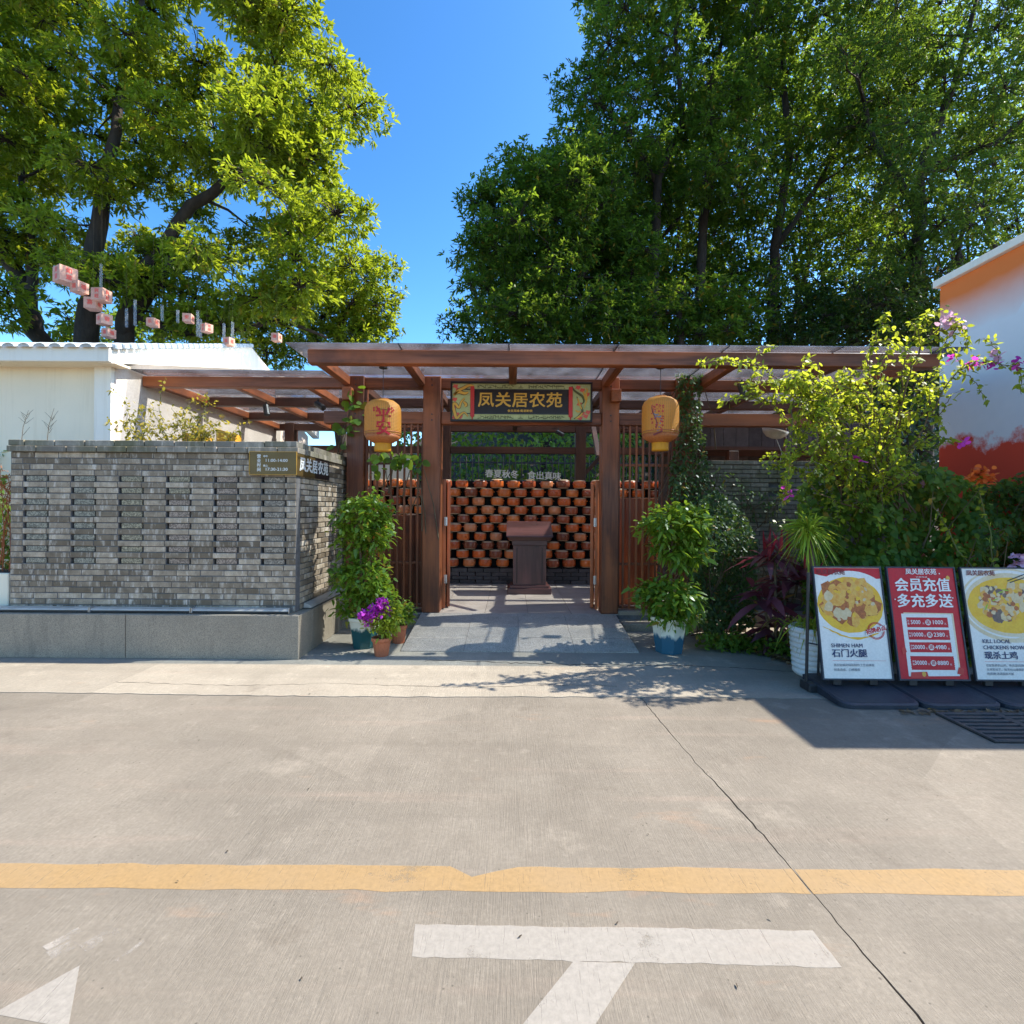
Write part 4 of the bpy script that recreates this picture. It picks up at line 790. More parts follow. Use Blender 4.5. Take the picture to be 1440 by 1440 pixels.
# ================================================================== LANTERNS
def lantern(u, vt, vb, lb, kind):
    Y = 6.1; zt = P(u, 514, Y).z; X = P(u, 590, Y).x; z0 = P(u, vb, Y).z; z1 = P(u, vt, Y).z; r = 25.3 / F * Y; h = z1 - z0; zm = z0 + .105
    o = thing('bamboo_lantern', (X, Y, z0), lb, 'lantern', 'bamboo lanterns under the eave')
    sm = MB(); sm.lathe(0, 0, [(r * .42, .001), (r * .86, .055), (r * .985, .105), (r, .16), (r, h - .28), (r * .985, h - .20), (r * .88, h - .15), (r * .62, h - .108), (r * .3, h - .09)], 40)
    s = sm.build('woven_body', M['bamboo'], None, True); s.parent = o; s.location = (0, 0, .09)
    m = MB(); 
    for zz, rr in ((.098, .992), (.125, 1.004)): m.lathe(0, 0, [(r * rr, zz), (r * rr + .004, zz + .006), (r * rr, zz + .012)], 36)
    m.lathe(0, 0, [(r * .45, .004), (r * .875, .055), (r * .99, .10)], 36); q = m.build('lower_band', M['bambooband'], None, True); q.parent = o; q.location = (0, 0, .09)
    m = MB(); m.lathe(0, 0, [(r * .44, .0), (r * .455, .01), (r * .455, .095), (r * .43, .10)], 24); q = m.build('neck', M['orangefringe'], None, True); q.parent = o
    m = MB(); m.lathe(0, 0, [(r * .32, h - .002), (r * .34, h + .006), (r * .30, h + .010)], 20); q = m.build('top_ring', M['bambooband'], None, True); q.parent = o
    m = MB(); m.tube([(X, Y, z1), (X, Y, zt - .03)], .004, 5); m.build('cord', M['black'], o); m = MB(); m.tube([(X, Y, zt - .035), (X, Y, zt + .03)], .05, 14); m.build('ceiling_cup', M['black'], o)
    m = MB(); cz = z0 + .09
    def wrap(st, size, a0, zc, bold, sx=1.):
        V, Fs = text_mesh(st, size, .002, 0, 'CENTER')
        for k, (ox, oy) in enumerate(((-1, -.7), (1, -.7), (-1, .7), (1, .7))):
            rr = r + .003 + .0003 * k; m.add([(X + (rr + z) * math.sin(a0 + (x * sx + ox * bold) / r), Y - (rr + z) * math.cos(a0 + (x * sx + ox * bold) / r), zc + y + oy * bold) for x, y, z in V], Fs)
    if kind == 0:
        a0 = .28; wrap('平', .18, a0, cz + .30, .0045); m.build('lettering', M['redink'], o); m = MB(); wrap('安', .18, a0, cz + .155, .0045); m.build('lettering', M['redink'], o); m = MB()
        for s in (-.09, .09): wrap('❀', .07, a0 + s / r, cz + .385, .003) if False else None
        for s in (-.085, .085):
            for k in range(5): aa = a0 + s / r + .045 * math.cos(k * 1.257) / r * .7; zz = cz + .375 + .022 * math.sin(k * 1.257); m.add([(X + (r + .004) * math.sin(aa + dx / r), Y - (r + .004) * math.cos(aa + dx / r), zz + dz) for dx, dz in ((-.014, 0), (0, -.016), (.014, 0), (0, .016))], [(0, 1, 2, 3)])
        m.build('painted_flowers', M['redink'], o)['kind'] = 'stuff'
    else:
        rr = random.Random(5)
        def dot(aa, zz, s): m.add([(X + (r + .004) * math.sin(aa + s * math.cos(k) / r), Y - (r + .004) * math.cos(aa + s * math.cos(k) / r), zz + s * math.sin(k)) for k in np.arange(0, 6.28, 1.047)], [tuple(range(6))])
        for k in range(40): t = k / 39; dot(-.68 + .5 * math.sin(t * 3.3) * t - .05, cz + .40 - .33 * t, .007) if k < 30 else dot(-.6 + (k - 30) * .045, cz + .075 + .004 * (k - 30), .010)
        m.build('painted_branch', M['dkred'], o); m = MB()
        for k in range(46): dot(rr.uniform(-.75, -.12), cz + rr.uniform(.12, .42), rr.uniform(.005, .014))
        m.build('painted_flowers', M['redlac'], o)['kind'] = 'stuff'; m = MB()
        for k in range(22): dot(rr.uniform(-.7, -.2), cz + rr.uniform(.12, .36), rr.uniform(.005, .010))
        m.build('painted_leaves', M['grey'], o)['kind'] = 'stuff'
lantern(538.5, 562, 635, 'woven bamboo lantern with red characters left of the signboard', 0); lantern(928.5, 558, 634, 'woven bamboo lantern with a painted figure right of the signboard', 1)

# ================================================================== POTTED PLANTS BY THE DOOR
def pot_mesh(X, Y, r0, r1, h, n, rim=.02):
    return MB().lathe(X, Y, [(r0, 0), (r0 * 1.03, .012), (r1 * .99, h - .05), (r1 + rim * .6, h - .035), (r1 + rim * .6, h - .004), (r1 * .93, h), (r1 * .88, h - .03), (r1 * .86, h - .06)], n)
def bush(parts, c, r, n, k, L, Wd, shape=OVAL, inner=.45, droop=.35, spread=(.5, 1.5), upb=.5):
    C, d = shell(c, r, n, inner); parts.append(rosettes(C, d * .7 + UP * upb + rng.normal(0, .25, (n, 3)), k, L, Wd, spread, shape, droop, .5, L * .5))
X, Y = P(512, 905, 5.9).x, 5.9
o = thing('potted_plant', (X, Y, 0), 'tall leafy potted tree in two tiers beside the brick wall', 'potted plant'); pm = pot_mesh(X, Y, .125, .18, .36, 8).build('pot', M['glazepot2'], o); MB().lathe(X, Y, [(.15, .29), (.1, .3), (.02, .31)], 10).build('soil', M['soil'], o)
m = MB()
for k in range(3): m.tube([(X + .03 * math.cos(k * 2.1), Y + .03 * math.sin(k * 2.1), .3), (X + .06 * math.cos(k * 2.1), Y + .05 * math.sin(k * 2.1), .9), (X + .1 * math.cos(k * 2.1), Y + .08 * math.sin(k * 2.1), 1.5)], [.016, .013, .007], 6)
m.build('stem', M['stem'], o); ps = []
bush(ps, (X, Y, 1.50), (.34, .30, .25), 210, 6, .08, .034); bush(ps, (X + .10, Y - .03, 1.26), (.22, .2, .16), 60, 6, .08, .034); bush(ps, (X - .12, Y - .03, 1.20), (.2, .2, .15), 36, 6, .08, .034); bush(ps, (X - .02, Y - .02, .80), (.33, .29, .20), 170, 6, .08, .034); bush(ps, (X + .14, Y, .62), (.2, .2, .14), 46, 6, .08, .034); bush(ps, (X - .08, Y, .50), (.24, .22, .14), 56, 6, .08, .034)
V, Q, A = merge(ps); np_mesh('foliage', V, Q, M['leaf_pot'], A, o)
X, Y = P(941, 905, 5.8).x, 5.8
o = thing('potted_plant', (X, Y, 0), 'leafy potted tree with bare mid stem in white and blue pot right of the doorway', 'potted plant'); pot_mesh(X, Y, .15, .20, .40, 8).build('pot', M['glazepot'], o); MB().lathe(X, Y, [(.17, .33), (.1, .34), (.02, .35)], 10).build('soil', M['soil'], o)
m = MB(); m.tube([(X, Y, .33), (X + .01, Y, .7), (X + .03, Y, 1.15), (X + .01, Y, 1.45)], [.02, .018, .015, .008], 7)
for k in range(5): m.tube([(X + .02, Y, .95 + .04 * k), (X + .02 + .16 * math.cos(k * 1.3), Y + .16 * math.sin(k * 1.3), 1.2 + .05 * k)], [.010, .005], 5)
m.build('stem', M['stem'], o); ps = []
bush(ps, (X + .06, Y, 1.45), (.37, .32, .20), 165, 6, .095, .04); bush(ps, (X + .10, Y, 1.20), (.28, .28, .18), 90, 6, .095, .04); bush(ps, (X + .16, Y - .05, 1.08), (.16, .16, .14), 30, 6, .09, .04, upb=.1); bush(ps, (X, Y, .62), (.37, .32, .18), 150, 6, .095, .04); bush(ps, (X + .02, Y - .04, .44), (.27, .25, .12), 70, 6, .09, .038)
V, Q, A = merge(ps); np_mesh('foliage', V, Q, M['leaf_pot'], A, o)
X, Y = P(536.5, 920, 5.56).x, 5.56
o = thing('flower_pot', (X, Y, 0), 'small terracotta pot of magenta flowers and lime leaves', 'flower pot'); pot_mesh(X, Y, .072, .098, .205, 12, .022).build('pot', M['terra'], o); MB().lathe(X, Y, [(.085, .15), (.05, .16), (.01, .165)], 10).build('soil', M['soil'], o)
m = MB()
for k in range(9): a = k * .7; m.tube([(X, Y, .15), (X + .05 * math.cos(a), Y + .05 * math.sin(a), .28), (X + .13 * math.cos(a), Y + .11 * math.sin(a), .42)], [.005, .004, .003], 4)
m.build('stem', M['greenstem'], o); ps = []; bush(ps, (X + .02, Y, .36), (.17, .15, .15), 110, 6, .05, .024); bush(ps, (X + .09, Y + .02, .46), (.10, .10, .13), 60, 6, .055, .024); V, Q, A = merge(ps); np_mesh('foliage', V, Q, M['leaf_lime'], A, o)
ps = []
for dx, dz, n in ((-.17, .45, 16), (-.06, .50, 22), (.0, .57, 16), (-.10, .41, 14), (.05, .49, 8)): bush(ps, (X + dx, Y - .05, dz), (.06, .05, .045), n, 7, .036, .028, ROUND, .3, .1)
V, Q, A = merge(ps); np_mesh('blossom', V, Q, M['petal_pink'], A, o)
X, Y = P(562, 900, 6.15).x, 6.1
o = thing('flower_pot', (X, Y, 0), 'small reddish pot with dark green plant behind the magenta flowers', 'flower pot'); pot_mesh(X, Y, .07, .092, .22, 12, .018).build('pot', M['terra'], o); MB().lathe(X, Y, [(.08, .17), (.05, .18), (.01, .185)], 10).build('soil', M['soil'], o); ps = []; bush(ps, (X + .02, Y, .36), (.15, .13, .12), 90, 6, .05, .026); V, Q, A = merge(ps); np_mesh('foliage', V, Q, M['leaf_vine'], A, o)
m = MB(); m.tube([(X, Y, .18), (X, Y, .35)], .006, 5); m.build('stem', M['stem'], o)

# ================================================================== POSTER STANDS
YB_, ZB_, YT_, ZT_ = 4.45, .135, 4.625, 1.105
UPV = Vector((0, YT_ - YB_, ZT_ - ZB_)); BH = UPV.length; UPV.normalize()
rp_ = random.Random(11)
def blob(cx, cy, rx, ry, n=40, j=0., ph=0): return [(cx + rx * math.cos(2 * math.pi * i / n + ph) * (1 + rp_.uniform(-j, j)), cy + ry * math.sin(2 * math.pi * i / n + ph) * (1 + rp_.uniform(-j, j))) for i in range(n)]
BW = .618
def clip(poly, x0=-BW / 2 + .014, x1=BW / 2 - .014, y0=.016, y1=BH - .016):
    for ax, lim, sg in ((0, x0, 1), (0, x1, -1), (1, y0, 1), (1, y1, -1)):
        out = []
        for i in range(len(poly)):
            a, b = poly[i], poly[(i + 1) % len(poly)]; ia, ib = (a[ax] - lim) * sg >= 0, (b[ax] - lim) * sg >= 0
            if ia: out.append(a)
            if ia != ib: t = (lim - a[ax]) / (b[ax] - a[ax]); out.append((a[0] + (b[0] - a[0]) * t, a[1] + (b[1] - a[1]) * t))
        poly = out
        if len(poly) < 3: return None
    return poly
def stand(X, lb, kind):
    o = thing('poster_stand', (X, 4.5, 0), lb, 'sign', 'poster stands by the hedge'); O = Vector((X, YB_, ZB_)); RTV = Vector((1, 0, 0))
    def pl(name, polys, m, d):
        for q in polys:
            q = clip(q)
            if q: MB().flat(q, O, RTV, UPV, d).build(name, m, o); d += .00001
    def tx(name, items, m, d=.0062):
        b_ = MB()
        for st_, x, y, s, bo, sx, al in items: b_.text(st_, O + RTV * x + UPV * y, s, RTV, UPV, .0006, bo, al, sx, d)
        return b_.build(name, m, o)
    hw = BW / 2; e = .013
    MB().flat([(-hw + .004, .004), (hw - .004, .004), (hw - .004, BH - .004), (-hw + .004, BH - .004)], O, RTV, UPV, -.012, .002).build('panel', M['redink'] if kind == 1 else M['paper'], o)
    fr = MB()
    for q in ([(-hw, 0), (hw, 0), (hw, e), (-hw, e)], [(-hw, BH - e), (hw, BH - e), (hw, BH), (-hw, BH)], [(-hw, e), (-hw + e, e), (-hw + e, BH - e), (-hw, BH - e)], [(hw - e, e), (hw, e), (hw, BH - e), (hw - e, BH - e)]): fr.flat(q, O, RTV, UPV, -.016, .008)
    fr.build('frame', M['blackplastic'], o)
    # base: rounded, gently sloping foot
    bs = MB(); bp = []
    for cx_, cy_, a0 in ((hw - .07, 4.24, -90), (hw - .02, 4.72, 0), (-hw + .02, 4.72, 90), (-hw + .07, 4.24, 180)):
        rr_ = .10 if cy_ < 4.5 else .04
        for k in range(6): t = R(a0 + 90 * k / 5); bp.append((X + cx_ + rr_ * .9 * math.cos(t), cy_ + rr_ * math.sin(t)))
    n = len(bp); zz = lambda yy: .045 + .055 * max(0, min(1, (yy - 4.14) / .5))
    V = [(a, b, .004) for a, b in bp] + [(a, b, zz(b) - .012) for a, b in bp] + [(X + (a - X) * .95, 4.46 + (b - 4.46) * .94, zz(b)) for a, b in bp] + [(X + (a - X) * .86, 4.46 + (b - 4.46) * .84, zz(b) - .004) for a, b in bp]
    Fs = [tuple(range(3 * n, 4 * n))]
    for l in range(3):
        for i in range(n): Fs.append((l * n + i, l * n + (i + 1) % n, (l + 1) * n + (i + 1) % n, (l + 1) * n + i))
    bs.add(V, Fs).build('foot', M['blackplastic'], o)
    for s in (-.16, .16): MB().box(X + s - .035, X + s + .035, 4.48, 4.52, .08, .15, .004).build('bracket', M['black'], o)
    pole = MB(); px_ = X - hw - .055
    if kind == 0: pole.tube([(px_, 4.60, .06), (px_ + .01, 4.60, 1.05)], .014, 8); pole.tube([(px_, 4.60, .42), (X - hw, 4.53, .42)], .007, 6); pole.build('pole', M['black'], o); MB().box(px_ - .03, px_ + .05, 4.5, 4.66, .0, .075, .008).build('pole_socket', M['black'], o)
    for s in (-.2, .2): MB().tube([(X + s, 4.70, .09), (X + s, 4.66, 1.0)], .010, 6).build('rear_strut', M['black'], o)
    H = BH
    if kind in (0, 2):
        if kind == 0: pl('red_arc', [blob(.12, .985, .52, .115, 48)], M['redink'], .0024); pl('plate', [blob(.02, .66, .36, .285, 48)], M['paper'], .0028)
        else: pl('bowl_rim', [blob(.10, .65, .45, .325, 48), ], M['rim'], .0024); pl('bowl_inner', [blob(.10, .66, .425, .30, 48)], M['paper'], .0027)
        if kind == 2: pl('bowl_band', [blob(.10, .655, .41, .28, 48)], M['rim'], .0029)
        c0 = (.0, .645) if kind == 0 else (.10, .65)
        pl('soup', [blob(c0[0], c0[1], (.292 if kind == 0 else .38), (.245 if kind == 0 else .245), 48, .012)], M['soup'], .0032)
        pl('brush_edge', [[(-.27 + .5 * t, .46 - .10 * math.sin(t * 2.6) + rp_.uniform(-.006, .006)) for t in np.linspace(0, 1, 16)] + [(-.25 + .47 * t, .445 - .10 * math.sin(t * 2.6) + rp_.uniform(-.005, .005)) for t in np.linspace(1, 0, 16)]], M['soup'] if kind == 0 else M['rim'], .0034)
        sets = {0: [('meat2', 14, .085), ('meat1', 18, .078), ('meat2', 10, .05), ('meat1', 14, .058), ('meat3', 6, .045), ('meat2', 8, .022), ('meat3', 10, .016), ('soup', 6, .02)], 2: [('meat4', 18, .042), ('meat3', 24, .042), ('meat4', 14, .022), ('meat1', 18, .032), ('meat2', 16, .026), ('meat3', 20, .020), ('herb', 6, .03)]}[kind]
        d = .0036
        for mm, cnt, s in sets:
            qs = []
            for i in range(cnt):
                a = rp_.uniform(0, 6.28); r_ = math.sqrt(rp_.random()) * .86; cxx = c0[0] + r_ * math.cos(a) * (.26 if kind == 0 else .33); cyy = c0[1] + .02 + r_ * math.sin(a) * (.205 if kind == 0 else .185); sx_, sy_ = 1.15 * s * rp_.uniform(.6, 1.15), 1.15 * s * rp_.uniform(.5, 1.0); th = rp_.uniform(0, 3.14)
                if mm == 'herb': sy_ *= .3
                qs.append([(cxx + x * math.cos(th) - y * math.sin(th), cyy + x * math.sin(th) + y * math.cos(th)) for x, y in blob(0, 0, sx_, sy_, rp_.choice((6, 7, 8)), .22)])
            pl('food_piece', qs, M[mm], d); d += .0004
        if kind == 0:
            tx('header_lettering', [('凤关居农苑', -.15, .93, .052, .001, 1, 'CENTER')], M['dkred'], .008); tx('title_lettering', [('SHIMEN HAM', -.21, .29, .047, .0004, 1, 'LEFT'), ('石门火腿', -.21, .222, .074, .0014, 1.05, 'LEFT')], M['navy'])
            b_ = MB()
            for rr_ in (.075, .066): 
                for i in range(28): t = 6.283 * i / 28; t2 = 6.283 * (i + 1) / 28; b_.flat([(.20 + rr_ * math.cos(t), .42 + rr_ * math.sin(t)), (.20 + rr_ * math.cos(t2), .42 + rr_ * math.sin(t2)), (.20 + (rr_ - .005) * math.cos(t2), .42 + (rr_ - .005) * math.sin(t2)), (.20 + (rr_ - .005) * math.cos(t), .42 + (rr_ - .005) * math.sin(t))], O, RTV, UPV, .0078)
            b_.build('stamp_ring', M['redink'], o); pl('stamp_band', [[(.10, .375), (.285, .42), (.30, .475), (.115, .43)]], M['paper'], .0079)
            ca, sa = math.cos(R(13)), math.sin(R(13)); b_ = MB(); b_.text('招牌必点', O + RTV * .20 + UPV * .425, .046, RTV * ca + UPV * sa, UPV * ca - RTV * sa, .0006, .0018, 'CENTER', 1, .0082); b_.build('stamp_lettering', M['redink'], o)
            tx('small_lettering', [('真宗始顿风味和制作工艺自体现', -.205, .125, .0255, 0, 1, 'LEFT'), ('鲜香透咸、口感醇厚', -.205, .085, .0255, 0, 1, 'LEFT')], M['grey'])
        else:
            tx('header_lettering', [('凤关居农苑', -.13, .93, .052, .001, 1, 'CENTER')], M['dkred'], .008); tx('title_lettering', [('KILL LOCAL', -.205, .335, .047, .0004, 1, 'LEFT'), ('CHICKENS NOW', -.205, .282, .047, .0004, 1, 'LEFT'), ('现杀土鸡', -.205, .212, .07, .0014, 1.05, 'LEFT')], M['navy'])
            pl('badge', [blob(.275, .42, .082, .082, 36)], M['redink'], .0084); tx('badge_lettering', [('现杀', .262, .44, .045, .001, 1, 'CENTER'), ('必点', .262, .40, .035, .001, 1, 'CENTER')], M['whiteink'], .0087)
            pl('chopsticks', [[(.10, .86), (.29, .93), (.29, .938), (.10, .868)], [(.12, .845), (.29, .90), (.29, .908), (.12, .853)]], M['blackink'], .0079)
            tx('small_lettering', [('农家散养的山鸡、吃的是纯杂粮', -.205, .13, .0255, 0, 1, 'LEFT'), ('玉米和谷子、每天在山坡奔跑', -.205, .095, .0255, 0, 1, 'LEFT'), ('肉质嫩,汤清甜而不腻', -.205, .06, .0255, 0, 1, 'LEFT')], M['grey'])
        pl('rule_line', [[(-.21, .163), (.26, .163), (.26, .165), (-.21, .165)]], M['cloud'], .0060)
    else:
        tx('header_lettering', [('凤关居农苑', 0, .938, .056, .001, 1, 'CENTER')], M['whiteink']); tx('header_small_lettering', [('农家味道', 0, .893, .013, 0, 2, 'CENTER')], M['whiteink'])
        tx('title_lettering', [('会员充值', .0, .815, .125, .0026, 1, 'CENTER'), ('多充多送', .0, .675, .125, .0026, 1, 'CENTER')], M['whiteink'])
        pl('gold_edge', [[(-.205, .045), (.235, .05), (.24, .575), (-.2, .58)]], M['rim'], .0024); pl('white_card', [[(-.222, .035), (.222, .04), (.222, .565), (-.222, .57)]], M['paper'], .0030)
        b1 = []; it = []; sm = []
        for i, (l, r_) in enumerate((('5000', '1000'), ('10000', '2380'), ('20000', '4980'), ('30000', '8880'))):
            y = (.495, .388, .281, .148)[i]; hh = (.043, .043, .043, .058)[i]; xw = .185 if i < 3 else .192; b1.append([(-xw, y - hh)] + [(-xw + (.004 if k % 2 else 0), y - hh + 2 * hh * k / 12) for k in range(1, 12)] + [(-xw, y + hh), (xw, y + hh)] + [(xw - (.004 if k % 2 else 0), y + hh - 2 * hh * k / 12) for k in range(1, 12)] + [(xw, y - hh)])
            it += [(l, -.105, y, .05, .0004, .88, 'CENTER'), (r_, .09, y, .05, .0004, 1, 'CENTER')]; sm += [('元', -.036, y - .010, .018, 0, 1, 'CENTER'), ('元', .158, y - .012, .018, 0, 1, 'CENTER'), ('充', -.168, y + .012, .018, 0, 1, 'CENTER'), ('值', -.168, y - .012, .018, 0, 1, 'CENTER')]
        pl('price_bar', b1, M['redink'], .0036); tx('price_lettering', it, M['whiteink'], .0042); tx('price_small_lettering', sm, M['whiteink'], .0042)
        pl('round_mark', [blob(.006, y, .025, .025, 20) for y in (.495, .388, .281, .148)], M['paper'], .0046); tx('round_mark_lettering', [('送', .006, y, .036, .0008, 1, 'CENTER') for y in (.495, .388, .281, .148)], M['redink'], .0052)
        pl('gift_picture', [[(-.21, .02), (-.05, .02), (-.06, .075), (-.2, .07)], [(.20, .06), (.25, .05), (.265, .1), (.22, .115)], [(-.25, .22), (-.215, .24), (-.225, .29), (-.26, .27)]], M['redlac'], .0056); pl('gold_coin', [blob(.235, .885, .018, .022, 14), blob(-.09, .055, .018, .022, 12)], M['gold'], .0062); pl('white_spot', [blob(.165, .925, .006, .006, 8), blob(.255, .71, .006, .006, 8), blob(-.262, .695, .006, .006, 8)], M['whiteink'], .0062)
stand(3.02, 'white poster of a yellow ham dish on a black stand, leftmost', 0); stand(3.685, 'red poster with white recharge prices on a black stand, middle', 1); stand(4.35, 'white poster of a chicken stew on a black stand, cut by the photo edge', 2)
# drain grate
gx0, gx1, gy0, gy1 = 3.36, 4.75, 3.55, 4.05; dg_ = thing('drain_grate', (4.1, 3.8, 0), 'dark iron drain grate with slots in the concrete', 'grate')
MB().box(gx0, gx1, gy0, gy1, -.02, .0045).build('pit', M['darkcore'], dg_)
for i in range(4): x = gx0 + (gx1 - gx0) * i / 3; wd = .028; MB().box(max(gx0, x - wd), min(gx1, x + wd), gy0, gy1, .005, .020, .002).build('rib', M['iron'], dg_)
for i in range(3):
    xa = gx0 + (gx1 - gx0) * i / 3 + .0285; xb = gx0 + (gx1 - gx0) * (i + 1) / 3 - .0285
    if i == 2: xb = gx1 - .0285
    for j in range(8): y = gy0 + (gy1 - gy0 - .034) * j / 7; MB().box(xa, xb, y, y + .034, .006, .0195, .002).build('bar', M['iron'], dg_)
n = 220; q = np.stack([rng.uniform(3.1, 4.7, n), 4.05 + np.abs(rng.normal(0, .05, n)), np.full(n, .008)], 1); V, Q, A = leaves(q, np.stack([rng.normal(0, 1, n), rng.normal(0, 1, n), rng.uniform(0, .15, n)], 1), .05, .018, LANCE, 0, .3)
tag(np_mesh('leaf_litter', V, Q, M['litter'], A), 'damp dead leaves strewn beside the drain grate', 'leaves', kind='stuff')
# small bits of debris on the road
n = 46; q = np.stack([rng.uniform(-3, 3.4, n), rng.uniform(1.6, 5.0, n), np.full(n, .006)], 1); V, Q, A = leaves(q, np.stack([rng.normal(0, 1, n), rng.normal(0, 1, n), rng.uniform(0, .2, n)], 1), rng.uniform(.008, .022, n), rng.uniform(.004, .01, n), LANCE, 0, .4); tag(np_mesh('road_litter', V, Q, M['soil'], A), 'tiny dark crumbs and bits of leaf on the road', 'litter', kind='stuff')

# ================================================================== RIGHT SIDE: WALL, HOUSE, PAVILION
rw = thing('brick_wall', (3.9, 7.4, 0), 'grey brick wall behind the shrubs right of the gate', 'wall'); nb = 0; RZ = P(1040, 647, 7.3).z; mort = MB()
MB().box(2.56, 6.0, 7.42, 7.55, 0, RZ - .07).build('core', M['mortar'], rw)
for r_ in range(30):
    z = RZ - .031 - .0635 * r_; x = 2.53 - (.13 if r_ % 2 else 0)
    if z < .3: break
    while x < 5.6 - (0 if r_ < 14 else 1.3):
        a, e = max(x, 2.53), x + .258; x = e
        hole = r_ in (5, 7) and abs(((a - 2.53) % 1.03) - .2) < .13
        if hole or e - a < .05: continue
        if nb < 300: piece('b', round((e - a - .008) * 200) / 200, M['coping' if r_ < 2 else 'brick'], (a + e) / 2, 7.36 - (.02 if r_ == 0 else 0) + rng.normal(0, .002), z, rw, 'brick', 0, .10); nb += 1
mh = thing('mural_house', (8, 5.6, 0), 'house wall with an orange, white and red painted mural', 'house')
t = NT('mural_paint'); pv = t.pos(); sp = t.n('SeparateXYZ'); t.l(pv, sp.inputs[0]); yy, zz = sp.outputs[1], sp.outputs[2]; nz = t.noise(pv, .8, 4)
wc = t.mix(t.noise(pv, 6, 4), (.78, .76, .77), (.70, .69, .71)); dtop = t.math('ADD', zz, t.math('MULTIPLY', t.math('SUBTRACT', nz, .5), .35))
c = t.mix(t.ramp(dtop, 3.95, 4.55), wc, (.80, .19, .035)); dist = t.n('VectorMath', operation='DISTANCE'); t.l(pv, dist.inputs[0]); dist.inputs[1].default_value = (6, 4.85, 3.1); disk = t.ramp(dist.outputs['Value'], 1.52, 1.54, 1, 0); c = t.mix(disk, c, wc)
c = t.mix(t.ramp(t.math('ADD', zz, t.math('MULTIPLY', t.noise(pv, 1.6, 6, .7), 1.1)), 3.12, 2.98, 0, 1), c, (.66, .06, .025)); t.l(c, t.b.inputs['Base Color']); t.set(t.b, Roughness=.8); M['mural'] = t.m
HY0, HY1, HZ = 4.13, 7.2, 4.86
MB().box(6.0, 11, HY0 + .02, HY1, 0, HZ - .10).build('wall', M['mural'], mh); MB().box(5.93, 11.1, HY0 - .05 + .05, HY1 + .05, HZ - .098, HZ, .006).build('roof_edge', M['trim'], mh)
dp = thing('dining_pavilion', (4.6, 10.2, .1), 'dark timber pavilion interior behind the right brick wall', 'pavilion')
for i in range(16): MB().box(2.75 + .24 * i + .003, 2.75 + .24 * (i + 1) - .003, 9.60, 9.64, .1, 3.26, .003).build('wall_board', M['darkbrick'], dp)
MB().box(2.7, 6.5, 8.6, 9.59, 2.62, 2.68).build('ceiling', M['dwood_x'], dp)
MB().box(3.62, 3.78, 8.55, 8.7, .1, 2.6, .005).build('post', M['dwood_z'], dp); MB().box(2.75, 6.4, 8.56, 8.66, 2.0, 2.12, .004).build('rail', M['wood_x'], dp)
q = P(1087, 617, 7.6); fl = thing('floodlight', (q.x, 7.6, 2.2), 'grey dish floodlight on a thin post above the right brick wall', 'lamp')
m = MB(); pr = [(.02, 0), (.10, .02), (.16, .07), (.185, .13)]; m.lathe(0, 0, [(r_, z) for r_, z in pr] + [(.178, .128), (.15, .08), (.02, .02)], 18); dsh = m.build('dish', M['alu'], None, True); dsh.parent = fl; dsh.location = q - fl.location; dsh.rotation_euler = (R(8), R(12), 0)
MB().tube([(q.x + .18, 7.6, 2.0), (q.x + .18, 7.6, q.z + .2)], .018, 6).build('post', M['wood_z'], fl); MB().tube([(q.x + .05, 7.6, q.z), (q.x + .12, 7.58, q.z - .2), (q.x + .1, 7.6, q.z - .42)], .006, 5).build('cable', M['alu'], fl)

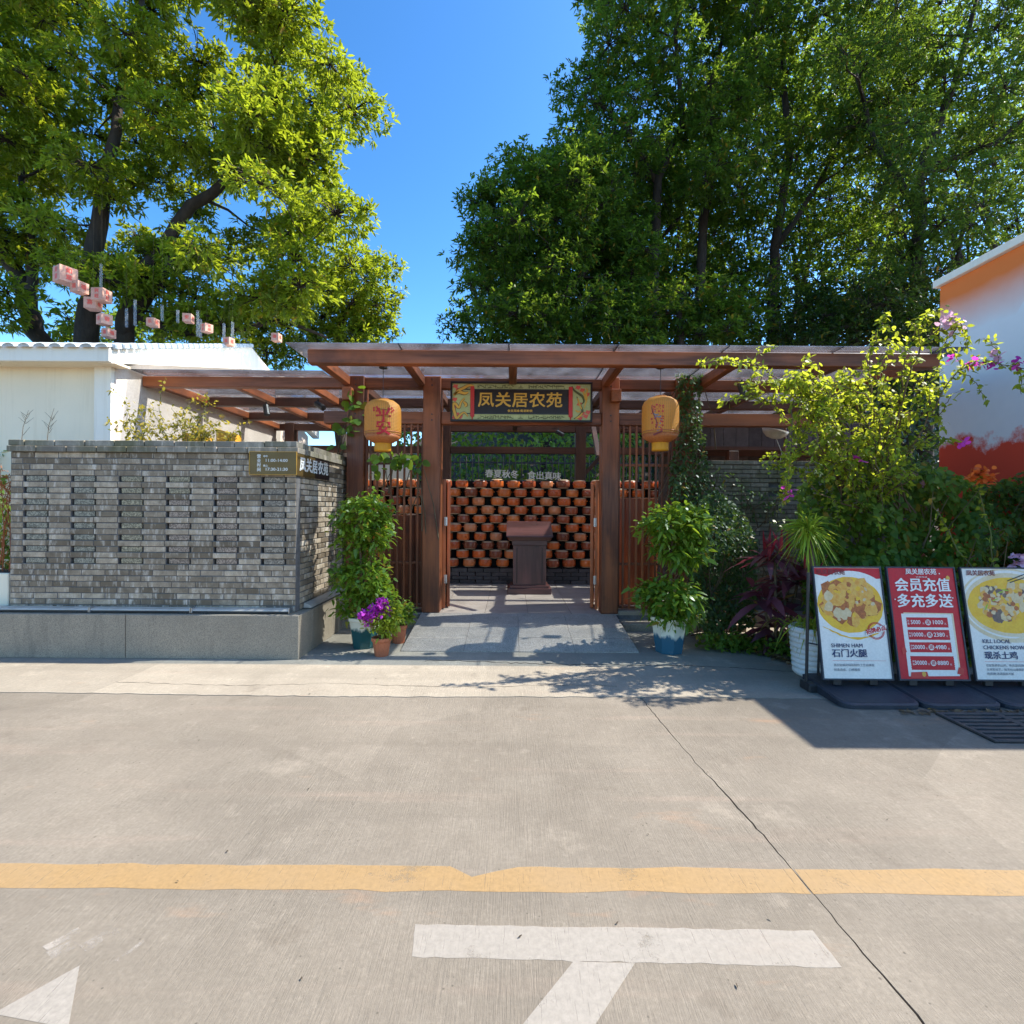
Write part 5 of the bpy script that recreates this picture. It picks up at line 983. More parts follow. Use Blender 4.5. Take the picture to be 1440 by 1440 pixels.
# ================================================================== SHRUBS AND CLIMBERS, RIGHT
def spray_set(name, label, branches, n_per_m, L, Wd, lm, base, cat='shrub', stem='greenstem', side=.35, shape=OVAL, flowers=None, extra=None, r0=.009, sub=0):
    o = thing(name, base, label, cat); sm = MB(); Pp = []; Dd = []
    def add(pts, r_, dens):
        c = []
        for i in range(len(pts) - 1):
            p0, p1, p2, p3 = pts[max(i - 1, 0)], pts[i], pts[i + 1], pts[min(i + 2, len(pts) - 1)]
            for s in range(6): t = s / 6; c.append(.5 * (2 * p1 + (p2 - p0) * t + (2 * p0 - 5 * p1 + 4 * p2 - p3) * t * t + (3 * p1 - p0 - 3 * p2 + p3) * t ** 3))
        c.append(pts[-1]); c = [p + Vector(rng.normal(0, .008, 3)) for p in c]; sm.tube(c, [r_ * (1 - .8 * i / len(c)) for i in range(len(c))], 4, False)
        ln = sum((c[i + 1] - c[i]).length for i in range(len(c) - 1)); n = max(2, int(ln * dens))
        for k in range(n):
            t = rng.uniform(.12, 1) * (len(c) - 1); i = min(int(t), len(c) - 2); p = c[i].lerp(c[i + 1], t - i); d = (c[i + 1] - c[i]).normalized(); a = rng.normal(0, 1, 3); Pp.append(p + Vector(rng.normal(0, .018, 3))); Dd.append(np.array(d) * .5 + a * .7 + UP * .1)
        return c
    for br in branches:
        c = add([Vector(p) for p in br], r0, n_per_m)
        for s in range(sub):
            i = int(rng.uniform(.25, .95) * (len(c) - 1)); st_ = c[i]; d = Vector(rng.normal(0, 1, 3)); d.y *= .6; d.normalize(); ln = rng.uniform(.15, .45); add([st_, st_ + d * ln * .5 + Vector((0, 0, .08)) * ln, st_ + d * ln + Vector((0, 0, -.25 * ln))], r0 * .5, n_per_m)
    sm.build('stems', M[stem], o, True); Pp = np.array([tuple(p) for p in Pp]); Dd = np.array(Dd); n = len(Pp); parts = [leaves(Pp, Dd, L * rng.uniform(.6, 1.25, n), Wd * rng.uniform(.6, 1.2, n), shape, .25, .7)]
    if extra: parts += extra
    V, Q, A = merge(parts); np_mesh('leaves', V, Q, lm, A, o)
    if flowers:
        for fm, cs, rr_, nn in flowers:
            ps = []
            for c in cs: bush(ps, tuple(c), (rr_, rr_, rr_ * .8), nn, 5, .05, .042, ROUND, .2, .1)
            V, Q, A = merge(ps); np_mesh('blossom', V, Q, M[fm], A, o)
    return o
def br(*pts): return [P(u, v, Y) for u, v, Y in pts]
B0 = (1235, 700, 5.7)
brs = [br((1190, 700, 5.9), (1140, 590, 5.5), (1085, 525, 5.2), (1030, 506, 5.1), (985, 512, 5.05)), br((1190, 700, 5.9), (1150, 600, 5.5), (1122, 550, 5.2), (1112, 620, 5.0), (1106, 700, 4.95)), br((1190, 700, 5.8), (1120, 600, 5.4), (1060, 560, 5.2), (1012, 565, 5.15)), br((1200, 700, 5.8), (1140, 570, 5.5), (1100, 540, 5.3), (1050, 545, 5.2)),
       br(B0, (1230, 600, 5.3), (1222, 520, 5.0), (1232, 470, 4.9), (1248, 440, 4.85)), br(B0, (1265, 600, 5.2), (1268, 520, 4.9), (1290, 460, 4.8), (1325, 434, 4.75)), br(B0, (1270, 560, 5.0), (1300, 480, 4.8), (1352, 460, 4.75), (1362, 490, 4.75)), br(B0, (1300, 600, 5.1), (1340, 530, 4.9), (1390, 510, 4.85), (1450, 520, 4.8)),
       br((1190, 700, 5.8), (1170, 650, 5.4), (1120, 640, 5.2), (1080, 665, 5.15)), br((1190, 700, 5.8), (1180, 640, 5.4), (1150, 620, 5.2), (1100, 650, 5.1)), br(B0, (1230, 620, 5.3), (1200, 560, 5.2), (1195, 520, 5.2)),
       br(B0, (1250, 600, 5.2), (1285, 550, 5.0), (1330, 550, 5.0)), br((1190, 700, 5.9), (1180, 600, 5.5), (1170, 560, 5.4)), br(B0, (1240, 620, 5.2), (1220, 560, 5.0), (1170, 540, 4.95), (1140, 545, 4.9))]
for k in range(18):
    u = rng.uniform(1100, 1310); v = rng.uniform(545, 690); brs.append(br((1200 + rng.uniform(-20, 90), 720, 5.8), ((1220 + u) / 2, v + 20, 5.4), (u, v - rng.uniform(0, 40), 5.15 + rng.uniform(-.2, .3)), (u + rng.uniform(-50, 50), v + rng.uniform(-15, 30), 5.0 + rng.uniform(-.2, .3))))
spray_set('bougainvillea', 'tall sunlit bougainvillea with arching yellow green sprays over the hedge', brs, 52, .052, .034, M['leaf_boug'], P(1235, 930, 5.7) * Vector((1, 1, 0)) if False else Vector((P(1235, 800, 5.7).x, 5.7, 0)), 'shrub', 'stem', sub=6, r0=.011,
          flowers=[('petal_pink', [P(1343, 508, 4.85), P(1372, 512, 4.85), P(1395, 515, 4.85), P(1432, 510, 4.8), P(1352, 622, 5.0), P(1207, 645, 5.1), P(1108, 692, 4.95)], .022, 2), ('petal_pale', [P(1335, 452, 4.75), P(1350, 458, 4.75), P(1325, 455, 4.75), P(1395, 502, 4.85), P(1440, 790, 4.75), P(1425, 782, 4.75), P(1432, 795, 4.75), P(1446, 800, 4.75)], .026, 3)])
def ivy_mass(name, label, poly, Yf, n, L, Wd, lm, base, cat='climber', thick=.35, shape=OVAL, nst=40, k=1, lump=.18, stem='stem'):
    o = thing(name, base, label, cat); uv = polysample(poly, n); Ys = np.array([Yf(u, v) for u, v in uv]); lum = lump * (np.sin(uv[:, 0] * .05 + 1.3 * np.sin(uv[:, 1] * .04)) + np.sin(uv[:, 1] * .061 + uv[:, 0] * .02)); Ys = Ys + lum + np.abs(rng.normal(0, thick, n)) * .7
    C = np.array([tuple(P(u, v, Y)) for (u, v), Y in zip(uv, Ys)]); C[:, 2] = np.maximum(C[:, 2], .03); hint = np.array([-.1, -.75, .65]) + rng.normal(0, .35, (n, 3)); d = np.stack([rng.normal(0, .8, n), rng.normal(-.35, .35, n), rng.normal(-.5, .5, n)], 1)
    V, Q, A = leaves(C, d, L * rng.uniform(.6, 1.3, n), Wd * rng.uniform(.6, 1.3, n), shape, .2, .45, unit(hint)); np_mesh('leaves', V, Q, lm, A, o); sm = MB()
    for i in range(nst):
        a = Vector(C[int(rng.integers(n))]); b_ = Vector((a.x + rng.normal(0, .2), a.y + .3, max(.02, a.z - rng.uniform(.3, 1.2)))); sm.tube([b_, b_.lerp(a, .5) + Vector(rng.normal(0, .06, 3)), a], [.010, .007, .004], 4, False)
    sm.build('stems', M[stem], o, True); return o
ivy_mass('leafy_hedge', 'dark green leafy vine hedge behind the poster stands', [(1120, 690), (1160, 640), (1230, 620), (1300, 650), (1380, 680), (1480, 670), (1480, 960), (1150, 960), (1125, 820)], lambda u, v: 5.75 - .25 * max(0, (v - 700) / 200), 11000, .075, .055, M['leaf_vine'], (P(1300, 800, 5.6).x, 5.6, 0), 'hedge', .32, nst=120, lump=.16)
ivy_mass('climbing_vine', 'grey green climber over the far right of the hedge', [(1370, 690), (1440, 660), (1500, 660), (1500, 860), (1390, 860), (1370, 760)], lambda u, v: 5.35, 1300, .06, .04, M['leaf_blue'], (P(1430, 800, 5.35).x, 5.3, 0), 'climber', .25, nst=40)
ivy_mass('clipped_shrub', 'dense small-leaved dark shrub between the potted tree and purple plant', [(985, 700), (1010, 688), (1045, 720), (1065, 760), (1060, 880), (1000, 890), (968, 870), (968, 760)], lambda u, v: 6.35 - .2 * max(0, (v - 700) / 180), 5200, .045, .03, M['leaf_ivy'], (P(1015, 860, 6.3).x, 6.3, 0), 'shrub', .25, nst=110, lump=.10)
ivy_mass('pillar_ivy', 'small-leaved ivy climbing the right outer post', [(950, 525), (1000, 515), (985, 560), (988, 600), (998, 660), (995, 720), (945, 720), (940, 660), (958, 600)], lambda u, v: 6.93, 1900, .042, .032, M['leaf_ivy'], (P(968, 860, 6.95).x, 6.93, 0), 'climber', .10, nst=70, lump=.05)
ivy_mass('wall_creeper', 'thin creeper trailing over the right brick wall', [(985, 655), (1010, 650), (1060, 690), (1110, 690), (1110, 745), (1050, 730), (990, 715)], lambda u, v: 7.2, 220, .05, .036, M['leaf_ivy'], (P(1040, 860, 7.2).x, 7.2, 0), 'climber', .06, nst=26, lump=.03)
ivy_mass('round_leaf_vine', 'vine with round leaves hanging across the left lattice', [(520, 640), (560, 632), (600, 645), (595, 662), (560, 655), (525, 668)], lambda u, v: 6.75, 42, .105, .10, M['leaf_vine'], (P(500, 860, 6.8).x, 6.8, 0), 'climber', .10, ROUND, nst=10, lump=.05)
ivy_mass('round_leaf_climber', 'round-leaved climber curling round the left outer post', [(462, 600), (488, 590), (492, 545), (512, 540), (535, 580), (505, 590), (495, 640), (468, 632)], lambda u, v: 6.98, 34, .105, .10, M['leaf_vine'], (P(490, 860, 7).x, 6.95, 0), 'climber', .10, ROUND, nst=10, lump=.05)
# orange trumpet flower spray
spray_set('trumpet_vine', 'thin vine with one orange trumpet flower before the hedge', [br((1400, 840, 4.95), (1392, 760, 4.9), (1380, 700, 4.85), (1378, 672, 4.8)), br((1400, 840, 4.95), (1340, 760, 4.9), (1310, 700, 4.95))], 30, .06, .04, M['leaf_lime'], (P(1400, 840, 4.95).x, 4.95, .0), 'climber', flowers=[('petal_orange', [P(1380, 670, 4.78), P(1386, 664, 4.78), P(1372, 668, 4.78), P(1388, 674, 4.78)], .03, 5)])
# purple cordyline
cb = Vector((P(1092, 880, 5.75).x, 5.75, 0)); o = thing('purple_cordyline', cb, 'dark purple broad-leaved plant with red shoots', 'plant'); ps = []; pr_ = []; m = MB()
for hx_, hy_, hz_, n in ((-.02, 0, 1.05, 24), (.14, .05, .80, 22), (-.14, .02, .62, 22), (.05, -.05, .42, 18), (.30, .1, .85, 16), (-.05, 0, .25, 12)):
    c = np.array([cb.x + hx_, 5.75 + hy_, hz_]); C = np.repeat(c[None], n, 0) + rng.normal(0, .05, (n, 3)); d = np.stack([rng.normal(0, .75, n), rng.normal(-.1, .7, n), rng.uniform(-.25, 1.0, n)], 1); ps.append(leaves(C, d, rng.uniform(.30, .52, n), rng.uniform(.055, .10, n), LANCE if False else ((0, .2, .45, .75, 1), (.18, .75, 1, .7, .05)), .45, .4)); m.tube([(cb.x + hx_ * .3, 5.75, 0), (c[0], c[1], c[2])], [.02, .014], 6)
for hx_, hz_ in ((.02, 1.12), (-.12, 1.08), (.10, 1.05), (.32, .82)): c = np.array([cb.x + hx_, 5.72, hz_]); n = 4; pr_.append(leaves(np.repeat(c[None], n, 0) + rng.normal(0, .02, (n, 3)), np.stack([rng.normal(0, .3, n), rng.normal(0, .3, n), np.ones(n)], 1), rng.uniform(.28, .42, n), .035, ((0, .3, .6, 1), (.3, 1, .8, .05)), .1, .4))
V, Q, A = merge(ps); np_mesh('leaves', V, Q, M['leaf_purple'], A, o); V, Q, A = merge(pr_); np_mesh('shoots', V, Q, M['leaf_red'], A, o); m.build('stems', M['stem'], o, True)
# dracaena in ribbed white pot
X, Y = P(1146, 930, 5.0).x, 5.02; o = thing('potted_dracaena', (X, Y, 0), 'spiky-headed palm-like plant on a bare trunk in a ribbed white pot', 'potted plant')
pr = [(.165, .0)]; 
for i in range(9): z = .02 + .05 * i; rr_ = .175 + .035 * i / 8; pr += [(rr_ + .012, z + .006), (rr_ + .014, z + .022), (rr_ + .012, z + .036), (rr_ - .002, z + .042), (rr_ - .002, z + .048)]
pr += [(.20, .475), (.19, .45)]; MB().lathe(X, Y, pr, 28).build('pot', M['whitepot'], o, True); MB().lathe(X, Y, [(.19, .42), (.1, .43), (.01, .43)], 12).build('soil', M['soil'], o)
hd = P(1138, 745, 5.02); MB().tube([(X + .06, Y, .42), (X + .04, Y, .8), (hd.x + .01, Y, hd.z - .2), tuple(hd)], [.034, .030, .026, .022], 8).build('trunk', M['stem'], o, True)
n = 170; d = unit(rng.normal(0, 1, (n, 3)) + np.array([0, 0, .35])); ps = [leaves(np.repeat(np.array(hd)[None], n, 0) + rng.normal(0, .02, (n, 3)), d, rng.uniform(.24, .42, n), .017, BLADE, .5, .5)]; V, Q, A = merge(ps); np_mesh('crown', V, Q, M['leaf_spike'], A, o)
n = 150; C = np.array([X, Y, .46]) + rng.normal(0, 1, (n, 3)) * np.array([.11, .10, .02]); V, Q, A = leaves(C, np.stack([rng.normal(0, .6, n), rng.normal(-.2, .6, n), rng.uniform(.3, 1.1, n)], 1), rng.uniform(.22, .42, n), .016, BLADE, 1.0, .5); np_mesh('grass', V, Q, M['leaf_lime'], A, o)
# ground cover and litter at the foot of the shrubs
n = 1500; uv = polysample([(975, 885), (1060, 870), (1120, 880), (1135, 905), (1120, 930), (1050, 905), (990, 895)], n); C = np.array([tuple(P(u, 880, 6.1 - (v - 870) / 60 * .7)) for u, v in uv]); C[:, 2] = rng.uniform(.02, .18, n); V, Q, A = leaves(C, rng.normal(0, 1, (n, 3)) + np.array([0, 0, .5]), .06, .035, OVAL, .3, .5); tag(np_mesh('ground_cover', V, Q, M['leaf_vine'], A), 'low leafy ground cover at the foot of the shrubs', 'plants', kind='stuff')
n = 700; uv = polysample([(990, 893), (1060, 898), (1125, 925), (1110, 935), (1050, 915), (1000, 903)], n); C = np.array([gp(u, v) + (.02,) for u, v in uv]); C[:, 2] = rng.uniform(.006, .05, n); V, Q, A = leaves(C, rng.normal(0, 1, (n, 3)) * np.array([1, 1, .25]), .07, .035, LANCE, .1, .6); tag(np_mesh('leaf_litter', V, Q, M['litter'], A), 'brown dead leaves under the shrubs', 'leaves', kind='stuff')

# ================================================================== LEFT PLANTER PLANTS
brs = []
for k in range(26):
    u0 = rng.uniform(180, 330); u1 = u0 + rng.uniform(-40, 40); vt = rng.uniform(555, 600) if 175 < u1 < 300 else rng.uniform(585, 612); brs.append(br((u0, 628, 6.2), ((u0 + u1) / 2, (vt + 628) / 2, 6.2 + rng.normal(0, .1)), (u1, vt, 6.2 + rng.normal(0, .15))))
spray_set('rose_shrub', 'sparse yellowing shrub growing in the top of the brick planter', brs, 26, .05, .028, M['leaf_rose'], (P(250, 620, 6.2).x, 6.2, 2.2), 'shrub', 'greenstem', sub=3, r0=.006)
for (u, lb) in ((30, 'bare thin weed stem above the wall, leftmost'), (66, 'bare branching weed stem above the planter wall')):
    o = thing('dry_weed', P(u, 622, 6.0), lb, 'weed'); m = MB(); b0 = P(u, 624, 6.0); tp = P(u + 10, 574 if u > 50 else 577, 6.0); m.tube([b0, b0.lerp(tp, .5) + Vector((-.02, 0, 0)), tp], [.005, .004, .002], 4)
    for k in range(8): t = rng.uniform(.25, .95); p = b0.lerp(tp, t); m.tube([p, p + Vector((rng.choice((-1, 1)) * rng.uniform(.04, .12), 0, rng.uniform(.05, .13)))], [.003, .0015], 3)
    m.build('stems', M['stem'], o)
brs = []
for k in range(4): brs.append(br((8 + rng.uniform(-10, 8), 830, 5.75), (10 + rng.uniform(-8, 8), 720, 5.7), (8 + rng.uniform(-16, 10), 630 + rng.uniform(0, 60), 5.7)))
spray_set('red_twig_plant', 'orange red feathery twigs at the left end of the brick wall', brs, 32, .10, .010, M['twig_red'], (P(8, 840, 5.75).x, 5.75, 0), 'plant', 'terra', sub=5, r0=.009, shape=KITE)
ivy_mass('dark_shrub', 'dark green shrub behind the left end of the brick wall', [(-60, 640), (10, 630), (16, 840), (-60, 850)], lambda u, v: 6.3, 900, .07, .045, M['leaf_vine'], (P(-20, 840, 6.3).x, 6.3, 0), 'shrub', .2, nst=20)
o = thing('stone_box', (P(4, 830, 5.6).x - .25, 5.62, .463), 'plain beige stone planter box at the left end of the wall', 'planter'); xr = P(12, 830, 5.6).x; MB().box(xr - .6, xr, 5.6, 5.95, .463, P(4, 806, 5.6).z, .008).build('box_body', M['stucco'], o); MB().box(xr - .57, xr - .03, 5.63, 5.92, P(4, 806, 5.6).z - .02, P(4, 806, 5.6).z + .003).build('soil', M['soil'], o)
for (u0, u1, v1, lb) in ((256, 290, 607, 'ochre orange folded tray behind the wall, left one'), (304, 331, 603, 'ochre orange folded tray behind the wall, right one')):
    a, b = P(u0, 622, 6.6), P(u1, v1, 6.6); o = thing('orange_tray', (a.x, 6.6, a.z), lb, 'tray', 'orange trays on the planter'); MB().hull8([(a.x, 6.6, a.z - .05), (b.x, 6.6, a.z - .05), (b.x, 6.75, a.z - .05), (a.x, 6.75, a.z - .05)], [(a.x, 6.6, b.z), (b.x, 6.6, b.z - .07), (b.x, 6.75, b.z - .07), (a.x, 6.75, b.z)]).build('side', M['orangetray'], o)

# ================================================================== HANGING CUBE LANTERNS AND LIGHT TUBES
cubes = [(92, 388, 30, '如意', 'large pink cube lantern hanging leftmost under the tree'), (112, 405, 21, '福', 'pink cube lantern just right of the large leftmost one'), (143, 416, 24, '兴旺', 'pink cube lantern with red characters before the dark trunk'), (131, 428, 22, '喜', 'pink cube lantern glowing below the one with red characters'), (147, 450, 20, '春', 'pink cube lantern in front of the trunk, second lowest'), (153, 469, 17, '福', 'pink cube lantern lowest above the white roof'), (215, 454, 16, '乐', 'small pink cube lantern alone in the middle of the row'), (265, 448, 16, '安', 'small pink cube lantern above the gable roof'), (291, 462, 16, '吉祥', 'small cube lantern with red characters above the gable'), (322, 481, 15, '福', 'small cube lantern between two hanging tubes'), (389, 475, 15, '春', 'small cube lantern hanging rightmost against the sky')]
for i, (u, v, s, tx_, lb) in enumerate(cubes):
    Y = 8.3 * (1 + .006 * i) if i < 6 else 8.8; c = P(u, v, Y); e = s * .35 / F * Y; o = thing('cube_lantern', (c.x, c.y, c.z - e), lb, 'lantern', 'cube lanterns strung under the tree'); a0 = R(-28 + 13 * (i % 4)); ca, sa = math.cos(a0), math.sin(a0); rt1 = Vector((ca, sa, 0)); rt2 = Vector((-sa, ca, 0))
    m = MB(); m.flat([(-e, -e), (e, -e), (e, e), (-e, e)], c - rt2 * e, rt1, (0, 0, 1), 0); m.flat([(-e, -e), (e, -e), (e, e), (-e, e)], c + rt1 * e, rt2, (0, 0, 1), 0); m.flat([(-e, -e), (e, -e), (e, e), (-e, e)], c + rt2 * e, -rt1, (0, 0, 1), 0); m.flat([(-e, -e), (e, -e), (e, e), (-e, e)], c - rt1 * e, -rt2, (0, 0, 1), 0); m.flat([(-e, -e), (e, -e), (e, e), (-e, e)], c + Vector((0, 0, -e)), rt2, rt1, 0); m.flat([(-e, -e), (e, -e), (e, e), (-e, e)], c + Vector((0, 0, e)), rt1, rt2, 0); m.build('paper_box', M['lbox'], o)
    m = MB()
    for o_, r_ in ((c - rt2 * (e + .002), rt1), (c + rt1 * (e + .002), rt2), (c - rt1 * (e + .002), -rt2)):
        m = MB()
        if len(tx_) == 1: m.text(tx_, o_, e * 1.0, r_, (0, 0, 1), .001, e * .03)
        else:
            for k, ch in enumerate(tx_): m.text(ch, o_ + Vector((0, 0, e * (.45 - .9 * k))), e * .72, r_, (0, 0, 1), .001, e * .03)
        m.build('lettering', M['cloud'], o)
    m = MB(); m.tube([c + Vector((0, 0, e)), c + Vector((0, 0, e + 1.6))], .0012, 3); m.build('cord', M['stem'], o)
tubes = [(142, 402, 9.3, 62), (178, 447, 9.1, 26), (190, 440, 9.0, 36), (228, 440, 9.0, 22), (250, 445, 9.2, 18), (278, 455, 8.9, 36), (282, 462, 9.0, 26), (315, 470, 9.0, 30), (327, 470, 9.0, 34)]
for i, (u, v, Y, h) in enumerate(tubes):
    a, b = P(u, v - h / 2, Y), P(u, v + h / 2, Y); pos_ = ('leftmost, before the trunk', 'second from left', 'third from left, long', 'fourth from left', 'fifth from left, short', 'sixth from left, long', 'seventh from left', 'left of the pair beside the cube lantern', 'right of the pair beside the cube lantern')[i]; o = thing('light_tube', b, 'clear hanging light tube under the tree, ' + pos_, 'light', 'light tubes hanging from the tree'); MB().tube([b, a], .024, 6).build('tube', M['tube'], o); MB().tube([a, a + Vector((0, 0, 1.2))], .0012, 3).build('cord', M['stem'], o)

# ================================================================== BACKGROUND FENCE, HEDGE AND TREES
o = thing('metal_fence', (0, 12.9, 0), 'thin dark metal picket fence behind the pot wall', 'fence')
for i in range(40): X = -2.4 + .155 * i; MB().tube([(X, 12.9, .2), (X, 12.9, 2.95)], .012, 4).build('picket', M['iron'], o)
for z in (2.1, 2.75): MB().box(-2.5, 3.8, 12.92, 12.95, z, z + .04).build('rail', M['iron'], o)
ivy_mass('back_hedge', 'sun-flecked leafy hedge behind the metal fence', [(560, 560), (900, 560), (900, 700), (560, 700)], lambda u, v: 13.6, 5200, .12, .075, M['leaf_pot'], (0, 13.6, 0), 'hedge', .45, nst=60, lump=.3)
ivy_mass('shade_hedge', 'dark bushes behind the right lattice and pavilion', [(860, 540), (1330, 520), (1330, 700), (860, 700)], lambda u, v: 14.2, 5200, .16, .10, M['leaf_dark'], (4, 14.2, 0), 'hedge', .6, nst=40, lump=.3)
def T(*q): return [(*P(u, v, Y), r_) for u, v, Y, r_ in q]
def TB(u, Y, r_, *q): b = P(u, 716, Y); z = max(0, (Y - 13.6) * .42 if b.x > -2 and Y > 13.6 else 0); return [(b.x, b.y, z - .1, r_)] + T(*q)
tree('broadleaf_tree', 'big sunlit broadleaf tree with dark trunks behind the white house', [TB(118, 10.8, .26, (120, 480, 10.8, .22), (128, 380, 10.8, .18), (150, 250, 11, .13), (170, 120, 11.4, .08), (200, 0, 11.6, .05)), TB(172, 10.9, .22, (172, 470, 10.9, .18), (190, 400, 11, .15), (270, 290, 11.2, .12), (330, 250, 11.3, .09), (400, 180, 11.5, .06)), T((172, 470, 10.9, .14), (230, 380, 11.0, .10), (270, 330, 11.2, .08)), T((300, 470, 11.2, .05), (345, 460, 11.2, .06), (400, 450, 11.3, .045), (460, 475, 11.4, .03)), T((180, 440, 10.9, .1), (260, 470, 11, .07), (345, 462, 11.2, .06))],
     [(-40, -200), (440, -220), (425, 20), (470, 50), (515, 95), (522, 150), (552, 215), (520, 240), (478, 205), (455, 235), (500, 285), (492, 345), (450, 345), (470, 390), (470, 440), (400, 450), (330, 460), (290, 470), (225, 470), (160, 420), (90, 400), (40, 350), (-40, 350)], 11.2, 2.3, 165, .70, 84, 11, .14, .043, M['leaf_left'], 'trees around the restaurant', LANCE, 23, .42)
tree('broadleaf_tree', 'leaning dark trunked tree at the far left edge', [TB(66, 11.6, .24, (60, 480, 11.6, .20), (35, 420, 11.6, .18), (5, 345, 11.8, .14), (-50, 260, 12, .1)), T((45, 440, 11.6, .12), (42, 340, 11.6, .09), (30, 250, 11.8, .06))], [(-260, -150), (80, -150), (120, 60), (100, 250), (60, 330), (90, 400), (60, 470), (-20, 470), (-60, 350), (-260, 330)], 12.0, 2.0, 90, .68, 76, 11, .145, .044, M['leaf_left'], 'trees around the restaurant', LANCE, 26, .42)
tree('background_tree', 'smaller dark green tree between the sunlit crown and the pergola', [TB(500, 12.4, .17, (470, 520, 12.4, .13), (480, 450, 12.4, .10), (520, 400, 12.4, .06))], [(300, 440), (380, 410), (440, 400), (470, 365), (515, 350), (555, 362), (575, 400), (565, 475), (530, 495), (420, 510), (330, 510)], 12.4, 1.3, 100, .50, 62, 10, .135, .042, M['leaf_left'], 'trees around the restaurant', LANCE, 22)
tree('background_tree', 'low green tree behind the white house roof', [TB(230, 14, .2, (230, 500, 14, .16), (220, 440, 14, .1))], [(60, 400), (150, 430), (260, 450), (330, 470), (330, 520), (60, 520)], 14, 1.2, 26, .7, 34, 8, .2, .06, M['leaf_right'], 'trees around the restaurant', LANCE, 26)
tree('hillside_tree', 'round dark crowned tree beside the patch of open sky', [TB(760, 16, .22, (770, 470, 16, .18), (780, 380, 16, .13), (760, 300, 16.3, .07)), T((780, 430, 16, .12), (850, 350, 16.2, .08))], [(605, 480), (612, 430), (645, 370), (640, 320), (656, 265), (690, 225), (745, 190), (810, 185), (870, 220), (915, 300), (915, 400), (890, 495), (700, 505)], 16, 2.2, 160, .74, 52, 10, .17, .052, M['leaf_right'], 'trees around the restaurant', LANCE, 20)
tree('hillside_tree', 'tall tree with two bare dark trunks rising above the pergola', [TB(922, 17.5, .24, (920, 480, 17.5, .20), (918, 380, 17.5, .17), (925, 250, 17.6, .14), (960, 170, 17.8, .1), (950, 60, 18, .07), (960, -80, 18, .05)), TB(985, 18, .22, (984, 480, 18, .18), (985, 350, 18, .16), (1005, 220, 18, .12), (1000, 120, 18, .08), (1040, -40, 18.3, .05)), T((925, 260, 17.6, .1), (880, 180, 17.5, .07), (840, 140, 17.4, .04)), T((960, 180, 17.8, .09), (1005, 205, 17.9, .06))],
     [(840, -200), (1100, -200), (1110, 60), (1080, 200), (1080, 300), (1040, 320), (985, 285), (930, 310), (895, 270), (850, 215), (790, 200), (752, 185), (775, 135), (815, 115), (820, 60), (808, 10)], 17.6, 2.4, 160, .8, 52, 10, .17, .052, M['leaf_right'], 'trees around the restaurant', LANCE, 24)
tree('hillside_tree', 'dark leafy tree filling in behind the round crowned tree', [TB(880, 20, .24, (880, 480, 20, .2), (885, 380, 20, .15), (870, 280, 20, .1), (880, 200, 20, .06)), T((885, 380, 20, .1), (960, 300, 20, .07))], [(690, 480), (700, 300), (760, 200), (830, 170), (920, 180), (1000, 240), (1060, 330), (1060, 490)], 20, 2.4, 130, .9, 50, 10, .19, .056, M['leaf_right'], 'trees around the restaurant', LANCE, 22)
tree('hillside_tree', 'dark tree in the middle of the hillside above the roof', [TB(1085, 19, .25, (1085, 480, 19, .22), (1090, 350, 19, .17), (1110, 220, 19, .13), (1100, 80, 19, .09), (1120, -60, 19, .05)), T((1090, 350, 19, .12), (1150, 260, 19, .08), (1190, 180, 19.2, .05))], [(1020, -200), (1290, -200), (1300, 150), (1260, 330), (1230, 470), (1020, 490), (1000, 400), (1040, 200)], 19, 2.4, 150, .92, 50, 10, .18, .054, M['leaf_right'], 'trees around the restaurant', LANCE, 27)
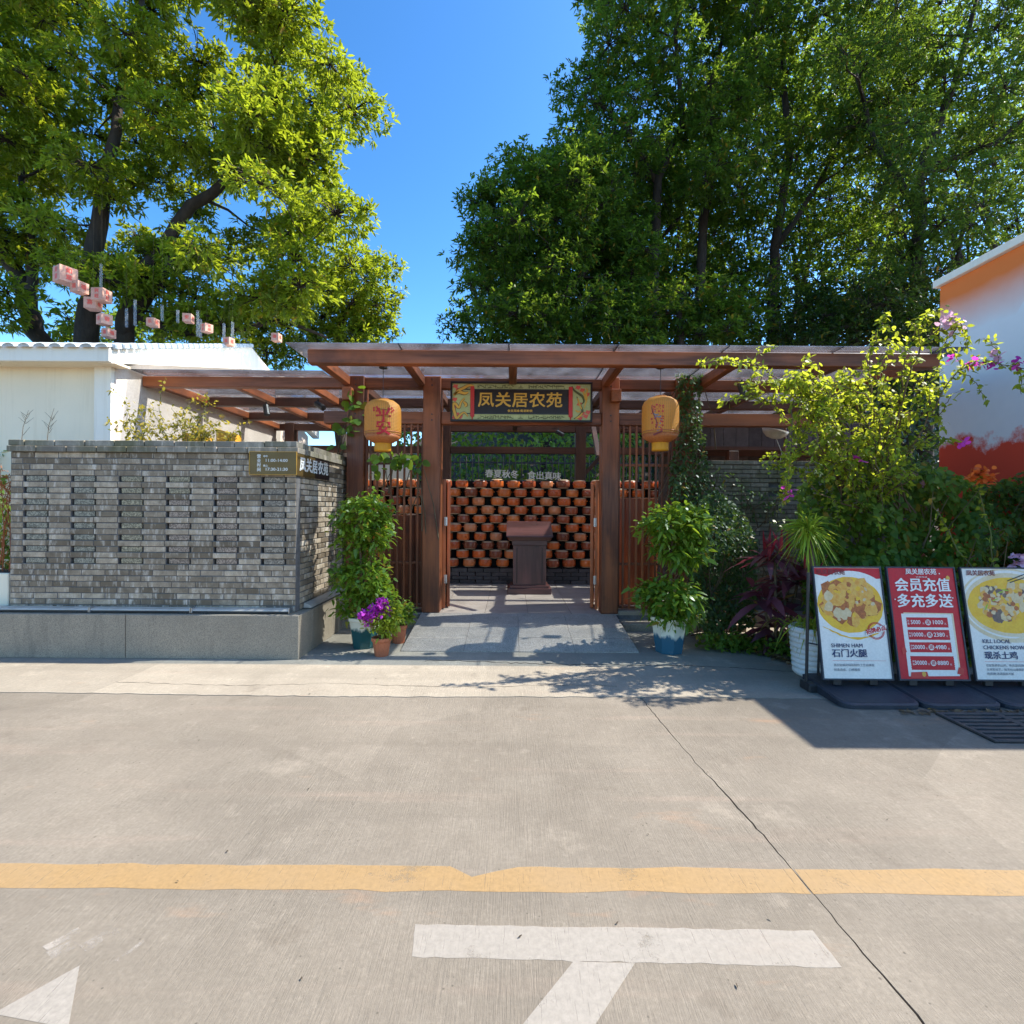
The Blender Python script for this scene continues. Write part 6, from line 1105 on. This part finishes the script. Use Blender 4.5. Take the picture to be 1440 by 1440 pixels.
tree('hillside_tree', 'shaded fine-leaved tree at the upper right edge', [TB(1300, 16.5, .26, (1300, 480, 16.5, .22), (1290, 380, 16.5, .18), (1295, 240, 16.6, .15), (1340, 120, 16.8, .1), (1380, -20, 17, .06)), T((1290, 300, 16.5, .12), (1230, 200, 16.6, .08), (1200, 90, 16.7, .05)), T((1295, 240, 16.6, .1), (1400, 200, 16.4, .07), (1460, 150, 16.2, .05))], [(1160, -220), (1620, -220), (1620, 330), (1500, 420), (1330, 450), (1240, 420), (1220, 300), (1180, 150), (1150, 40)], 16.4, 2.6, 170, .86, 54, 11, .16, .04, M['leaf_blue'], 'trees around the restaurant', LANCE, 29)
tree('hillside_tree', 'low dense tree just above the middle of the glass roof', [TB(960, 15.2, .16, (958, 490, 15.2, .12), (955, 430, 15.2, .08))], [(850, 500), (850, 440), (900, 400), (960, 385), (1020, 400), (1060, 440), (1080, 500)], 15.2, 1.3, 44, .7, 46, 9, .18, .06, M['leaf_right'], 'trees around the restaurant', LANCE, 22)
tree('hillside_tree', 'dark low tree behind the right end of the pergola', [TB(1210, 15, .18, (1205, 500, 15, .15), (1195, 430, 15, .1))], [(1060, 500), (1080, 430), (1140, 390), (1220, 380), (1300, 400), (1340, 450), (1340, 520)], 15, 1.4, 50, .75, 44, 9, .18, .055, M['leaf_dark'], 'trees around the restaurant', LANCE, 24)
# the wood on the hill beyond: reads as one mass
ps = []; N = 950; uvp = np.concatenate([polysample([(640, 470), (720, 380), (820, 330), (900, 200), (1000, 0), (1700, -100), (1700, 560), (640, 560)], N // 3), polysample([(640, 480), (760, 330), (900, 250), (1050, 60), (1700, 0), (1700, 560), (640, 560)], N - N // 3)]); Yw = rng.uniform(23, 31, N); C = np.array([tuple(P(u, v, Y)) for (u, v), Y in zip(uvp, Yw)])
C2 = (C[:, None] + rng.normal(0, 1, (N, 16, 3)) * np.array([.8, .8, .6])).reshape(-1, 3); ps.append(rosettes(C2, rng.normal(0, 1, (len(C2), 3)) * .5 + UP, 5, .36, .13, (.4, 1.5), KITE, .2, .5, .1)); V, Q, A = merge(ps)
tag(np_mesh('far_wood', V, Q, M['leaf_right'], A), 'dense green wood covering the hill in the distance', 'wood', kind='stuff')
tm_ = MB()
for i in range(46):
    X = rng.uniform(2, 32); Y = rng.uniform(22, 32); z = (Y - 13.6) * .42; tm_.tube([(X, Y, z - .3), (X + rng.normal(0, .4), Y, z + 5), (X + rng.normal(0, 1), Y, z + 9), (X + rng.normal(0, 2), Y, z + 13)], [.2, .15, .09, .02], 6)
tag(tm_.build('far_trunks', M['bark'], None, True), 'dark trunks of the wood on the hill', 'trunks', kind='stuff')
